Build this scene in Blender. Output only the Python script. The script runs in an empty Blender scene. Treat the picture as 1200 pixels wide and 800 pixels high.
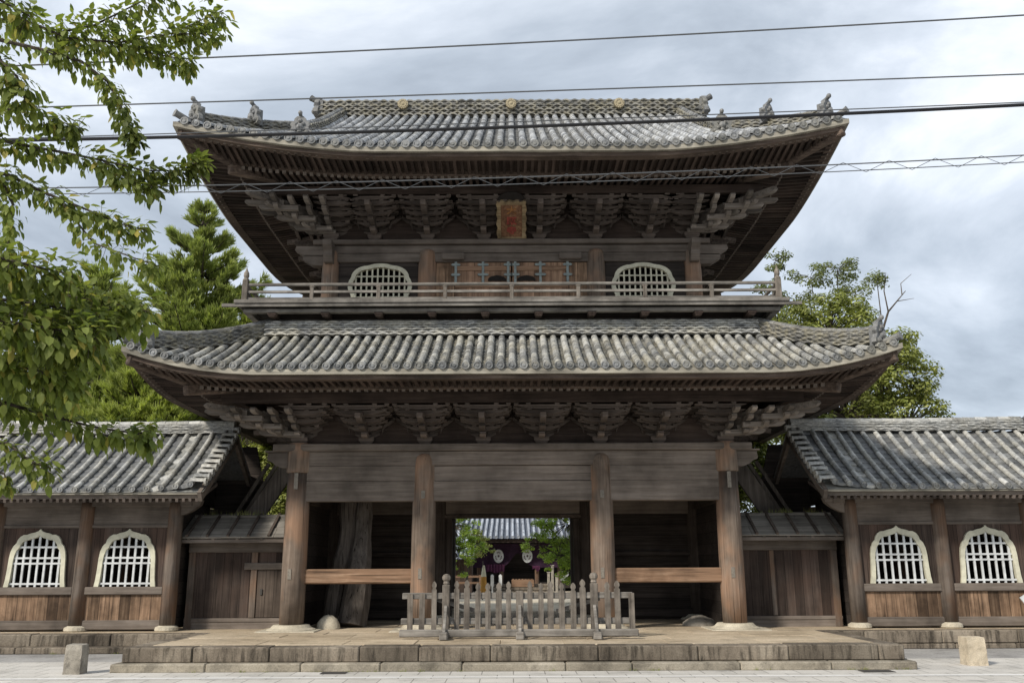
import bpy, math, random
from mathutils import Vector, Matrix
R_ = math.radians
C = bpy.context.scene.collection
sc = bpy.context.scene
rng = random.Random(7)

# ------------------------------------------------------------------ camera, sky, sun, exposure
PITCH, FPX, CAMY, CAMH, ROLL = R_(14.0), 1050.0, -24.0, 2.05, R_(-0.25)
cam_d = bpy.data.cameras.new('camera'); cam = bpy.data.objects.new('camera', cam_d); C.objects.link(cam)
cam_d.sensor_width = 36.0; cam_d.lens = FPX / 1200 * 36; cam_d.clip_end = 3000; cam_d.clip_start = 0.1
cam.matrix_world = Matrix.Translation((0, CAMY, CAMH)) @ Matrix.Rotation(R_(90) + PITCH, 4, 'X') @ Matrix.Rotation(ROLL, 4, 'Z')
sc.camera = cam
SUN_AZ, SUN_EL = R_(44), R_(37)          # sun to the left, behind the photographer
w = bpy.data.worlds.new('World'); sc.world = w; w.use_nodes = True
wn, wl = w.node_tree.nodes, w.node_tree.links
bg = wn['Background']
sky = wn.new('ShaderNodeTexSky'); sky.sky_type = 'NISHITA'; sky.sun_disc = False
sky.sun_elevation = SUN_EL; sky.sun_rotation = R_(180) + SUN_AZ
tc = wn.new('ShaderNodeTexCoord'); sep = wn.new('ShaderNodeSeparateXYZ'); wl.new(tc.outputs['Generated'], sep.inputs[0])
zc = wn.new('ShaderNodeMath'); zc.operation = 'MAXIMUM'; wl.new(sep.outputs[2], zc.inputs[0]); zc.inputs[1].default_value = 0.0
za = wn.new('ShaderNodeMath'); za.operation = 'ADD'; wl.new(zc.outputs[0], za.inputs[0]); za.inputs[1].default_value = 0.42
cv = wn.new('ShaderNodeVectorMath'); cv.operation = 'DIVIDE'; wl.new(tc.outputs['Generated'], cv.inputs[0])
cb = wn.new('ShaderNodeCombineXYZ')
for i in range(3): wl.new(za.outputs[0], cb.inputs[i])
wl.new(cb.outputs[0], cv.inputs[1])
def wnoise(scale, detail, rough, dist, off):
    mp = wn.new('ShaderNodeMapping'); mp.inputs['Location'].default_value = off; mp.inputs['Scale'].default_value = (1, 1.1, 0.0)
    wl.new(cv.outputs[0], mp.inputs[0])
    n = wn.new('ShaderNodeTexNoise'); n.inputs['Scale'].default_value = scale; n.inputs['Detail'].default_value = detail
    n.inputs['Roughness'].default_value = rough; n.inputs['Distortion'].default_value = dist
    wl.new(mp.outputs[0], n.inputs['Vector']); return n
n1 = wnoise(2.3, 10, 0.57, 0.4, (3.1, 0.4, 0))
n2 = wnoise(0.9, 4, 0.5, 0.2, (7.7, 2.2, 0))
ad = wn.new('ShaderNodeMath'); ad.operation = 'MULTIPLY_ADD'; wl.new(n1.outputs[0], ad.inputs[0]); ad.inputs[1].default_value = 0.7
m2 = wn.new('ShaderNodeMath'); m2.operation = 'MULTIPLY'; wl.new(n2.outputs[0], m2.inputs[0]); m2.inputs[1].default_value = 0.3
wl.new(m2.outputs[0], ad.inputs[2])
rp = wn.new('ShaderNodeValToRGB'); wl.new(ad.outputs[0], rp.inputs[0])
e = rp.color_ramp.elements
e[0].position = 0.38; e[0].color = (.29, .33, .385, 1)
e[1].position = 0.64; e[1].color = (.83, .86, .89, 1)
k = e.new(0.46); k.color = (.40, .45, .515, 1)
k = e.new(0.55); k.color = (.57, .62, .69, 1)
sc_ = wn.new('ShaderNodeMixRGB'); sc_.blend_type = 'MULTIPLY'; sc_.inputs[0].default_value = 1
wl.new(sky.outputs[0], sc_.inputs[1]); sc_.inputs[2].default_value = (0.9, .9, .9, 1)
cl10 = wn.new('ShaderNodeMixRGB'); cl10.blend_type = 'MULTIPLY'; cl10.inputs[0].default_value = 1
wl.new(rp.outputs[0], cl10.inputs[1]); cl10.inputs[2].default_value = (10, 10, 10, 1)
mx = wn.new('ShaderNodeMixRGB'); mx.inputs[0].default_value = 0.88
wl.new(sc_.outputs[0], mx.inputs[1]); wl.new(cl10.outputs[0], mx.inputs[2])
wl.new(mx.outputs[0], bg.inputs[0]); bg.inputs[1].default_value = 0.112
sd = bpy.data.lights.new('sun', 'SUN'); sun = bpy.data.objects.new('sun', sd); C.objects.link(sun)
sd.energy = 3.0; sd.angle = R_(7.0); sd.color = (1, .93, .83)
sdir = Vector((-math.sin(SUN_AZ) * math.cos(SUN_EL), -math.cos(SUN_AZ) * math.cos(SUN_EL), math.sin(SUN_EL)))
sun.rotation_euler = sdir.to_track_quat('Z', 'Y').to_euler(); sun.location = (-20, -30, 30)
vs = sc.view_settings; vs.view_transform = 'Standard'; vs.look = 'None'; vs.gamma = 1; vs.exposure = 0.42; vs.use_curve_mapping = False
sc.cycles.max_bounces = 6; sc.cycles.diffuse_bounces = 4; sc.cycles.transparent_max_bounces = 4

# ------------------------------------------------------------------ helpers
def at(px, py, Y):
    """a point of the 1200x800 photograph at world depth Y"""
    a, b = px - 600, 400 - py
    cr, sr = math.cos(ROLL), math.sin(ROLL)
    a, b = a * cr - b * sr, a * sr + b * cr
    dx, dy = a / FPX, b / FPX
    ry = math.cos(PITCH) - dy * math.sin(PITCH); rz = math.sin(PITCH) + dy * math.cos(PITCH)
    t = (Y - CAMY) / ry
    return Vector((dx * t, Y, CAMH + rz * t))

class MB:
    def __init__(s): s.v = []; s.f = []
    def add(s, vs, fs):
        b = len(s.v); s.v.extend([tuple(p) for p in vs]); s.f.extend([tuple(b + i for i in f) for f in fs])
    def box(s, x0, x1, y0, y1, z0, z1, ch=0.0):
        if x0 > x1: x0, x1 = x1, x0
        s.obox(Vector(((x0 + x1) / 2, (y0 + y1) / 2, (z0 + z1) / 2)), (x1 - x0, y1 - y0, z1 - z0), None, ch)
    def obox(s, c, size, R=None, ch=0.0):
        hx, hy, hz = [q / 2 for q in size]; c = Vector(c)
        ch = min(ch, hx * .8, hy * .8, hz * .8)
        if ch <= 0:
            vs = [Vector((x, y, z)) for x in (-hx, hx) for y in (-hy, hy) for z in (-hz, hz)]
            fs = [(0, 1, 3, 2), (4, 6, 7, 5), (0, 4, 5, 1), (2, 3, 7, 6), (0, 2, 6, 4), (1, 5, 7, 3)]
        else:
            vs = []; idx = {}
            for sx in (-1, 1):
                for sy in (-1, 1):
                    for sz in (-1, 1):
                        for a in range(3):
                            q = [sx * (hx - ch), sy * (hy - ch), sz * (hz - ch)]
                            q[a] = (sx * hx, sy * hy, sz * hz)[a]
                            idx[(sx, sy, sz, a)] = len(vs); vs.append(Vector(q))
            fs = []
            for sg in (-1, 1):
                fs.append([idx[(sg, a, b, 0)] for a, b in ((-1, -1), (1, -1), (1, 1), (-1, 1))])
                fs.append([idx[(a, sg, b, 1)] for a, b in ((-1, -1), (1, -1), (1, 1), (-1, 1))])
                fs.append([idx[(a, b, sg, 2)] for a, b in ((-1, -1), (1, -1), (1, 1), (-1, 1))])
            for a in (-1, 1):
                for b in (-1, 1):
                    fs.append([idx[(a, b, -1, 0)], idx[(a, b, 1, 0)], idx[(a, b, 1, 1)], idx[(a, b, -1, 1)]])
                    fs.append([idx[(a, -1, b, 0)], idx[(a, 1, b, 0)], idx[(a, 1, b, 2)], idx[(a, -1, b, 2)]])
                    fs.append([idx[(-1, a, b, 1)], idx[(1, a, b, 1)], idx[(1, a, b, 2)], idx[(-1, a, b, 2)]])
                    for d in (-1, 1): fs.append([idx[(a, b, d, q)] for q in range(3)])
        if R is not None: vs = [R @ q for q in vs]
        s.add([q + c for q in vs], fs)
    def beam(s, p, q, wd, h, ch=0.0, up=(0, 0, 1)):
        p, q = Vector(p), Vector(q); d = q - p; L = d.length; d.normalize()
        x = d.cross(Vector(up)); x.normalize(); u = x.cross(d)
        R = Matrix((x, d, u)).transposed()
        s.obox((p + q) / 2, (wd, L, h), R, ch)
    def prism(s, poly, fn, w0, w1, caps=True):
        n = len(poly)
        vs = [fn(u, v, w0) for u, v in poly] + [fn(u, v, w1) for u, v in poly]
        fs = [(i, (i + 1) % n, n + (i + 1) % n, n + i) for i in range(n)]
        if caps: fs += [tuple(range(n - 1, -1, -1)), tuple(range(n, 2 * n))]
        s.add(vs, fs)
    def ring(s, outer, inner, fn, w0, w1, closed=True):
        n = len(outer)
        vs = [fn(u, v, ww) for ww in (w0, w1) for pl in (outer, inner) for u, v in pl]
        fs = []
        m = n if closed else n - 1
        for i in range(m):
            j = (i + 1) % n
            fs += [(i, j, n + j, n + i), (2 * n + j, 2 * n + i, 3 * n + i, 3 * n + j), (i, 2 * n + i, 2 * n + j, j), (n + j, 3 * n + j, 3 * n + i, n + i)]
        s.add(vs, fs)
    def tube(s, pts, r, n=8, caps=True):
        pts = [Vector(p) for p in pts]; m = len(pts)
        rr = r if isinstance(r, (list, tuple)) else [r] * m
        vs = []; pu = None
        for i, p in enumerate(pts):
            d = (pts[min(i + 1, m - 1)] - pts[max(i - 1, 0)]); d.normalize()
            if pu is None:
                pu = Vector((0, 0, 1)) if abs(d.z) < .9 else Vector((1, 0, 0))
            x = d.cross(pu); x.normalize(); pu = x.cross(d)
            for k in range(n):
                a = 2 * math.pi * k / n
                vs.append(p + x * (math.cos(a) * rr[i]) + pu * (math.sin(a) * rr[i]))
        fs = []
        for i in range(m - 1):
            for k in range(n):
                j = (k + 1) % n
                fs.append((i * n + k, i * n + j, (i + 1) * n + j, (i + 1) * n + k))
        if caps: fs += [tuple(range(n - 1, -1, -1)), tuple((m - 1) * n + k for k in range(n))]
        s.add(vs, fs)
    def lathe(s, prof, c, n=20):
        c = Vector(c); vs = []; m = len(prof)
        for r, z in prof:
            for k in range(n):
                a = 2 * math.pi * k / n; vs.append(c + Vector((r * math.cos(a), r * math.sin(a), z)))
        fs = [(i * n + k, i * n + (k + 1) % n, (i + 1) * n + (k + 1) % n, (i + 1) * n + k) for i in range(m - 1) for k in range(n)]
        fs += [tuple(range(n - 1, -1, -1)), tuple((m - 1) * n + k for k in range(n))]
        s.add(vs, fs)
    def blob(s, c, r, n=8, m=6, jit=0.0, rg=rng):
        c = Vector(c); r = r if isinstance(r, (list, tuple)) else (r, r, r)
        vs = []
        for i in range(m + 1):
            th = math.pi * i / m
            for k in range(n):
                a = 2 * math.pi * k / n; q = 1 + rg.uniform(-jit, jit)
                vs.append(c + Vector((r[0] * math.sin(th) * math.cos(a) * q, r[1] * math.sin(th) * math.sin(a) * q, r[2] * math.cos(th) * q)))
        s.add(vs, [(i * n + k, i * n + (k + 1) % n, (i + 1) * n + (k + 1) % n, (i + 1) * n + k) for i in range(m) for k in range(n)])
    def grid(s, fn, nu, nv):
        vs = [fn(i / nu, j / nv) for j in range(nv + 1) for i in range(nu + 1)]
        s.add(vs, [(j * (nu + 1) + i, j * (nu + 1) + i + 1, (j + 1) * (nu + 1) + i + 1, (j + 1) * (nu + 1) + i) for j in range(nv) for i in range(nu)])

WL = {}
def part(name, mb, mat, parent=None, smooth=False, label=None, kind=None):
    off = WL.get(parent.name, Vector()) if parent else Vector()
    me = bpy.data.meshes.new(name)
    me.from_pydata([(x - off.x, y - off.y, z - off.z) for x, y, z in mb.v], [], mb.f)
    for m in (mat if isinstance(mat, list) else [mat]): me.materials.append(m)
    if smooth:
        me.polygons.foreach_set('use_smooth', [True] * len(me.polygons))
    o = bpy.data.objects.new(name, me); C.objects.link(o)
    if parent: o.parent = parent
    WL[o.name] = off.copy()
    if label: o['label'] = label
    if kind: o['kind'] = kind
    return o
def copy_part(src, parent, loc, rz=0):
    o = src.copy(); C.objects.link(o); o.parent = parent; o.location = loc; o.rotation_euler = (0, 0, rz); return o
def thing(name, label, cat, loc=(0, 0, 0), group=None):
    o = bpy.data.objects.new(name, None); C.objects.link(o); o.location = loc; o.empty_display_size = .3
    o['label'] = label; o['category'] = cat
    if group: o['group'] = group
    WL[o.name] = Vector(loc); return o
def tag(o, label, cat, group=None):
    o['label'] = label; o['category'] = cat
    if group: o['group'] = group
    return o
def struct(name, mb, mat, label=None):
    o = part(name, mb, mat); o['kind'] = 'structure'
    return o

# ------------------------------------------------------------------ materials
def base_mat(name, rough=.8, spec=.3):
    m = bpy.data.materials.new(name); m.use_nodes = True
    nt = m.node_tree; b = nt.nodes['Principled BSDF']
    b.inputs['Roughness'].default_value = rough
    b.inputs['Specular IOR Level'].default_value = spec
    return m, nt.nodes, nt.links, b
def noise(N, L, vec, scale, detail=4, rough=.55, dist=0.0, mscale=None):
    if mscale:
        mp = N.new('ShaderNodeMapping'); mp.inputs['Scale'].default_value = mscale; L.new(vec, mp.inputs[0]); vec = mp.outputs[0]
    n = N.new('ShaderNodeTexNoise'); n.inputs['Scale'].default_value = scale; n.inputs['Detail'].default_value = detail
    n.inputs['Roughness'].default_value = rough; n.inputs['Distortion'].default_value = dist
    L.new(vec, n.inputs['Vector']); return n.outputs[0]
def ramp(N, L, fac, stops):
    r = N.new('ShaderNodeValToRGB'); L.new(fac, r.inputs[0]); el = r.color_ramp.elements
    while len(el) < len(stops): el.new(.5)
    for q, (p, c) in zip(el, stops): q.position = p; q.color = (c[0], c[1], c[2], 1) if isinstance(c, (tuple, list)) else (c, c, c, 1)
    return r.outputs[0]
def mixc(N, L, fac, a, b, mode='MIX'):
    m = N.new('ShaderNodeMixRGB'); m.blend_type = mode
    for s, v in ((0, fac), (1, a), (2, b)):
        if isinstance(v, (int, float)): m.inputs[s].default_value = v if s == 0 else (v, v, v, 1)
        elif isinstance(v, tuple): m.inputs[s].default_value = (*v, 1)
        else: L.new(v, m.inputs[s])
    return m.outputs[0]
def maprange(N, L, v, a, b, c, d):
    m = N.new('ShaderNodeMapRange'); L.new(v, m.inputs[0])
    for i, q in enumerate((a, b, c, d)): m.inputs[i + 1].default_value = q
    return m.outputs[0]
def bump(N, L, b, h, s=.3, d=.02):
    bm = N.new('ShaderNodeBump'); bm.inputs['Strength'].default_value = s; bm.inputs['Distance'].default_value = d
    L.new(h, bm.inputs['Height']); L.new(bm.outputs[0], b.inputs['Normal'])
def island(N): return N.new('ShaderNodeNewGeometry').outputs['Random Per Island']

def wood(name, dark, mid, light, axis='x', rough=.85, plank=None, warm=None, vary=.35, cracks=.5, blotch=.8):
    """weathered timber; grain along axis; plank = (axis index, width) gives boards their own tone"""
    m, N, L, b = base_mat(name, rough, .2)
    oc = N.new('ShaderNodeTexCoord').outputs['Object']
    ms = {'x': (.5, 9, 9), 'y': (9, .5, 9), 'z': (9, 9, .5)}[axis]
    g = noise(N, L, oc, 1.6, 7, .62, .25, ms)
    col = ramp(N, L, g, [(.22, dark), (.5, mid), (.80, light)])
    big = noise(N, L, oc, blotch, 4, .6)
    col = mixc(N, L, 1.0, col, ramp(N, L, big, [(.32, .55), (.5, .95), (.68, 1.3)]), 'MULTIPLY')
    if warm:
        wm = noise(N, L, oc, .9, 3, .6, 0, (1, 1, .6))
        col = mixc(N, L, ramp(N, L, wm, [(.46, 0.0), (.6, .85)]), col, mixc(N, L, g, tuple(c * .6 for c in warm), tuple(c * 1.25 for c in warm)))
    if plank:
        sx = N.new('ShaderNodeSeparateXYZ'); L.new(oc, sx.inputs[0])
        dv = N.new('ShaderNodeMath'); dv.operation = 'DIVIDE'; L.new(sx.outputs[plank[0]], dv.inputs[0]); dv.inputs[1].default_value = plank[1]
        fl = N.new('ShaderNodeMath'); fl.operation = 'FLOOR'; L.new(dv.outputs[0], fl.inputs[0])
        wnz = N.new('ShaderNodeTexWhiteNoise'); wnz.noise_dimensions = '1D'; L.new(fl.outputs[0], wnz.inputs['W'])
        col = mixc(N, L, 1.0, col, ramp(N, L, wnz.outputs[0], [(0, 1 - vary), (1, 1 + vary)]), 'MULTIPLY')
        fr = N.new('ShaderNodeMath'); fr.operation = 'FRACT'; L.new(dv.outputs[0], fr.inputs[0])
        seam = ramp(N, L, fr.outputs[0], [(0, .15), (.035, 1.0), (.965, 1.0), (1, .15)])
        col = mixc(N, L, 1.0, col, seam, 'MULTIPLY')
    else:
        col = mixc(N, L, 1.0, col, ramp(N, L, island(N), [(0, 1 - vary), (1, 1 + vary)]), 'MULTIPLY')
    if cracks:
        ms2 = tuple(q * 2.2 if q > 1 else q * .7 for q in ms)
        ck = noise(N, L, oc, 1.3, 3, .5, .4, ms2)
        col = mixc(N, L, 1.0, col, ramp(N, L, ck, [(.30, 1 - cracks), (.38, 1.0)]), 'MULTIPLY')
    L.new(col, b.inputs['Base Color']); bump(N, L, b, g, .5, .03)
    return m
def tile_mat(name, c0, c1, lichen, la=.5, rough=.55, lsc=1.7):
    m, N, L, b = base_mat(name, rough, .4)
    oc = N.new('ShaderNodeTexCoord').outputs['Object']
    col = ramp(N, L, island(N), [(0, c0), (.75, c1), (1, tuple(min(1, q * 1.25) for q in c1))])
    big = noise(N, L, oc, lsc, 5, .7)
    col = mixc(N, L, ramp(N, L, big, [(.44, 0.0), (.62, la)]), col, lichen)
    fn = noise(N, L, oc, 14, 5, .7)
    col = mixc(N, L, 1.0, col, ramp(N, L, fn, [(.3, .6), (.5, 1.0), (.7, 1.35)]), 'MULTIPLY')
    dk = noise(N, L, oc, 3.2, 5, .65, .3)
    col = mixc(N, L, 1.0, col, ramp(N, L, dk, [(.33, .42), (.47, 1.0)]), 'MULTIPLY')
    L.new(col, b.inputs['Base Color']); bump(N, L, b, fn, .35, .01)
    return m
def stone_mat(name, c0, c1, c2, scale=3.0, stain=.5, vary=.15, streak=False):
    m, N, L, b = base_mat(name, .9, .2)
    oc = N.new('ShaderNodeTexCoord').outputs['Object']
    big = noise(N, L, oc, scale * .35, 6, .65)
    col = ramp(N, L, big, [(.3, c0), (.5, c1), (.7, c2)])
    fn = noise(N, L, oc, scale * 16, 5, .75)
    col = mixc(N, L, 1.0, col, ramp(N, L, fn, [(.3, .7), (.5, 1.0), (.7, 1.25)]), 'MULTIPLY')
    st = noise(N, L, oc, scale * .9, 5, .7, .5, (3.5, 3.5, .45) if streak else None)
    col = mixc(N, L, 1.0, col, ramp(N, L, st, [(.36, 1 - stain), (.52, 1.0)]), 'MULTIPLY')
    col = mixc(N, L, 1.0, col, ramp(N, L, island(N), [(0, 1 - vary), (1, 1 + vary)]), 'MULTIPLY')
    L.new(col, b.inputs['Base Color']); bump(N, L, b, fn, .6, .02)
    return m
def plain(name, c, rough=.7, var=.2, scale=6, spec=.3, metal=0):
    m, N, L, b = base_mat(name, rough, spec); b.inputs['Metallic'].default_value = metal
    oc = N.new('ShaderNodeTexCoord').outputs['Object']
    n = noise(N, L, oc, scale, 5, .65)
    col = mixc(N, L, 1.0, c, ramp(N, L, n, [(.3, 1 - var), (.7, 1 + var)]), 'MULTIPLY')
    L.new(col, b.inputs['Base Color']); return m
def leaf_mat(name, c0, c1, c2, trans=.35, rough=.5):
    m, N, L, b = base_mat(name, rough, .35)
    col = ramp(N, L, island(N), [(0, c0), (.6, c1), (.93, c1), (1, c2)])
    oc = N.new('ShaderNodeTexCoord').outputs['Object']
    col = mixc(N, L, 1.0, col, ramp(N, L, noise(N, L, oc, .8, 3), [(.3, .65), (.7, 1.35)]), 'MULTIPLY')
    L.new(col, b.inputs['Base Color'])
    t = N.new('ShaderNodeBsdfTranslucent'); L.new(mixc(N, L, 1.0, col, (1.2, 1.25, .7), 'MULTIPLY'), t.inputs[0])
    ms = N.new('ShaderNodeMixShader'); ms.inputs[0].default_value = trans
    L.new(b.outputs[0], ms.inputs[1]); L.new(t.outputs[0], ms.inputs[2])
    L.new(ms.outputs[0], N['Material Output'].inputs[0]); return m

W = {}
W['beam'] = wood('weathered_beam', (.088, .072, .059), (.138, .115, .096), (.19, .163, .139), 'x', cracks=.3)
W['beam_y'] = wood('weathered_beam_deep', (.05, .039, .032), (.09, .072, .06), (.14, .115, .097), 'y')
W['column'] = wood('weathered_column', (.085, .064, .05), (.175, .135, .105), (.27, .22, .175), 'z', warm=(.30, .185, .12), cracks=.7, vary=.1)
W['post'] = wood('weathered_post', (.055, .044, .036), (.115, .093, .076), (.19, .158, .132), 'z', warm=(.15, .09, .057))
W['bracket'] = wood('bracket_wood', (.05, .039, .033), (.098, .079, .067), (.155, .13, .112), 'x', vary=.4)
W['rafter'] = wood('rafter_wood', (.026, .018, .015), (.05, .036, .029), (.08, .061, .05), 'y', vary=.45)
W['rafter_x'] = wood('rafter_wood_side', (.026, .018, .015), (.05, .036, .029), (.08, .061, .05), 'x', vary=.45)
W['fascia'] = wood('fascia_wood', (.042, .031, .025), (.085, .063, .05), (.175, .135, .105), 'x', blotch=1.0)
W['lip'] = wood('pale_eave_board', (.17, .155, .125), (.27, .25, .205), (.36, .34, .28), 'x', blotch=1.2)
W['wall'] = wood('dark_boards', (.022, .018, .016), (.042, .034, .029), (.072, .058, .05), 'x', plank=(2, .31), vary=.3)
W['wallv'] = wood('upright_boards', (.032, .024, .02), (.068, .05, .041), (.12, .09, .073), 'z', plank=(0, .235), vary=.35, warm=(.085, .055, .042))
W['skirt'] = wood('red_brown_boards', (.055, .038, .027), (.17, .108, .068), (.33, .225, .148), 'z', plank=(0, .27), vary=.5, cracks=.7, blotch=2.2)
W['rail'] = wood('orange_rail', (.085, .053, .036), (.21, .13, .082), (.34, .235, .16), 'x', warm=(.25, .155, .098), cracks=.75)
W['grey'] = wood('silver_grey_wood', (.07, .058, .048), (.148, .129, .108), (.235, .21, .18), 'z', vary=.4, blotch=3)
W['greyx'] = wood('silver_grey_rail', (.10, .09, .078), (.19, .175, .155), (.29, .272, .245), 'x', vary=.2, blotch=2)
W['door'] = wood('door_boards', (.15, .09, .06), (.30, .185, .12), (.46, .31, .2), 'z', plank=(0, .16), vary=.3)
ENDW = plain('weathered_rafter_ends', (.15, .125, .105), .9, .5, 9)
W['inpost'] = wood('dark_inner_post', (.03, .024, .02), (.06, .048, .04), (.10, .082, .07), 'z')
W['nose'] = wood('bleached_bracket_ends', (.075, .063, .054), (.15, .13, .112), (.24, .213, .187), 'x', vary=.5)
W['old'] = wood('old_trunk_wood', (.05, .042, .036), (.11, .095, .082), (.19, .168, .146), 'z', cracks=.8)
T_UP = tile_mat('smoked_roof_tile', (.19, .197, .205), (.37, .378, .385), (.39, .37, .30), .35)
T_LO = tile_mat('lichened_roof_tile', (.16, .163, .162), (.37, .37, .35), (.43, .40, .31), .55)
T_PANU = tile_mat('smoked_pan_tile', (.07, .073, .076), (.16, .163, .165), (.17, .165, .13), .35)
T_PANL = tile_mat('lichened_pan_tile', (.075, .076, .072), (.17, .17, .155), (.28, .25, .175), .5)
T_END = tile_mat('eave_end_tile', (.10, .105, .105), (.20, .205, .205), (.26, .24, .18), .35)
T_WING = tile_mat('wing_roof_tile', (.19, .195, .19), (.39, .39, .37), (.42, .39, .31), .4)
T_RIDGE = tile_mat('ridge_tile', (.075, .076, .073), (.205, .2, .18), (.31, .275, .17), .5, .55, 5.0)
T_ORN = tile_mat('ornament_tile', (.10, .103, .103), (.18, .182, .18), (.24, .225, .175), .4)
STONE = stone_mat('platform_stone', (.10, .083, .064), (.18, .15, .115), (.29, .25, .195), 2.2, .65, .25, True)
STONE2 = stone_mat('step_stone', (.20, .175, .135), (.31, .275, .215), (.42, .375, .30), 2.2, .4, .2)
PAVE = stone_mat('platform_paving', (.34, .27, .185), (.46, .375, .265), (.56, .47, .35), 1.6, .25, .1)
BASE = stone_mat('base_stone', (.38, .34, .26), (.50, .45, .35), (.60, .55, .44), 3, .2)
GREYST = stone_mat('grey_granite', (.22, .20, .165), (.34, .31, .26), (.46, .42, .35), 4, .45)
BEIGEST = stone_mat('beige_granite', (.42, .35, .25), (.56, .48, .36), (.68, .60, .47), 4, .3)
CREAM = plain('cream_paint', (.55, .53, .41), .7, .22, 4)
WHITEB = plain('white_bars', (.56, .575, .57), .6, .28, 5)
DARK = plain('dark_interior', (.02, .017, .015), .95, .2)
GOLD = plain('gilded_metal', (.33, .28, .18), .7, .35, 14, .4, .0)
VERDI = plain('verdigris_metal', (.24, .28, .27), .6, .25, 10)
BLACK = plain('cable_rubber', (.018, .018, .02), .6, .1)
CABLE = plain('cable_grey', (.10, .105, .11), .5, .1)
BARK = wood('bark', (.04, .032, .025), (.08, .066, .052), (.13, .11, .09), 'z')

# ------------------------------------------------------------------ ground, street, platform
def street_mat():
    m, N, L, b = base_mat('street_pavers', .85, .25)
    oc = N.new('ShaderNodeTexCoord').outputs['Object']
    br = N.new('ShaderNodeTexBrick'); L.new(oc, br.inputs['Vector'])
    br.inputs['Scale'].default_value = 1; br.inputs['Brick Width'].default_value = .62; br.inputs['Row Height'].default_value = .62
    br.inputs['Mortar Size'].default_value = .011; br.inputs['Color1'].default_value = (.50, .475, .43, 1)
    br.inputs['Color2'].default_value = (.58, .555, .51, 1); br.inputs['Mortar'].default_value = (.25, .235, .21, 1); br.offset = .5
    n = noise(N, L, oc, .9, 6, .7); f = noise(N, L, oc, 40, 4, .7)
    col = mixc(N, L, 1.0, br.outputs[0], ramp(N, L, n, [(.3, .62), (.45, .95), (.7, 1.1)]), 'MULTIPLY')
    col = mixc(N, L, 1.0, col, ramp(N, L, f, [(.3, .82), (.7, 1.15)]), 'MULTIPLY')
    L.new(col, b.inputs['Base Color']); bump(N, L, b, f, .3, .01); return m
ASPH = stone_mat('pale_asphalt', (.27, .262, .25), (.335, .325, .31), (.40, .39, .37), 1.2, .25, 0)
SOIL = stone_mat('temple_ground', (.45, .38, .28), (.56, .49, .38), (.64, .57, .46), .8, .15, 0)
def sheet(name, x0, x1, y0, y1, z, mat, thick=0):
    b = MB()
    if thick: b.box(x0, x1, y0, y1, z - thick, z)
    else: b.add([(x0, y0, z), (x1, y0, z), (x1, y1, z), (x0, y1, z)], [(0, 1, 2, 3)])
    return struct(name, b, mat)
sheet('ground', -1500, 1500, -300, 2500, -.012, ASPH)
sheet('pavement', -60, 60, -5.9, -2.9, -.006, street_mat())
sheet('road', -60, 60, -14, -6.05, -.004, street_mat())
LINE = plain('road_paint', (.74, .73, .70), .6, .1, 9)
sheet('road_line', -60, 60, -6.05, -5.90, .0, LINE)
sheet('temple_court', -40, 40, 10.6, 70, .40, SOIL, .4)
def stones(b, x0, x1, y0, y1, z0, z1, rg, along='x', lo=1.2, hi=2.2):
    a, e_ = (x0, x1) if along == 'x' else (y0, y1)
    while a < e_ - .05:
        l = min(rg.uniform(lo, hi), e_ - a)
        if e_ - a - l < .5: l = e_ - a
        j = rg.uniform(-.012, .012); g = .006
        if along == 'x': b.box(a + g, a + l - g, y0 + j, y1, z0, z1 + j * .6, .025)
        else: b.box(x0 + j, x1, a + g, a + l - g, z0, z1 + j * .6, .025)
        a += l
rg = random.Random(3)
plat = MB()
PX = 7.97
stones(plat, -PX, PX, -4.78, -4.25, .15, .45, rg); stones(plat, -PX, -PX + .5, -4.24, -.6, .15, .45, rg, 'y'); stones(plat, PX - .5, PX, -4.24, -.6, .15, .45, rg, 'y')
struct('stone_platform', plat, STONE); plat = MB()
stones(plat, -PX - .13, PX + .13, -5.02, -4.6, -.02, .15, rg); stones(plat, -PX - .13, -PX, -4.6, -.6, -.02, .15, rg, 'y'); stones(plat, PX, PX + .13, -4.6, -.6, -.02, .15, rg, 'y')
struct('stone_platform_step', plat, STONE2)
pv = MB(); yy = -4.26
while yy < 9.4:
    h = rg.uniform(.8, 1.2); xx = -7.56
    if yy > -.6: xx = -6.6
    lim = -xx
    while xx < lim - .05:
        l = min(rg.uniform(1.3, 2.2), lim - xx); pv.box(xx + .004, xx + l - .004, yy + .004, yy + h - .004, .2, .45 + rg.uniform(-.006, .006), .012); xx += l
    yy += h
struct('platform_paving', pv, PAVE)
for s in (-1, 1):
    wp = MB(); a, c = (6.6, 22)
    x0, x1 = (a, c) if s > 0 else (-c, -a)
    stones(wp, x0, x1, -.5, 0.0, .12, .42, rg)
    if s < 0: stones(wp, x0, -8.4, -.95, -.45, -.02, .14, rg)
    else: stones(wp, x0, x1, -.5, 0.0, -.02, .115, rg)
    struct('wing_platform', wp, STONE)
    sheet('wing_floor', x0, x1, 0.01, 6, .42, PAVE, .4)
dg = MB()
for cx, cy, lx in ((7.15, -5.33, .62), (-3.55, -5.25, .5)): 
    for i in range(6): dg.box(cx - lx / 2, cx + lx / 2, cy + i * .06 - .15, cy + i * .06 - .11, -.003, .006)
IRON = plain('iron_grate', (.06, .055, .05), .7, .3)
tag(part('drain_grate', dg, IRON), 'dark iron drain grates set in the paving below the platform edge', 'drain')

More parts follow.
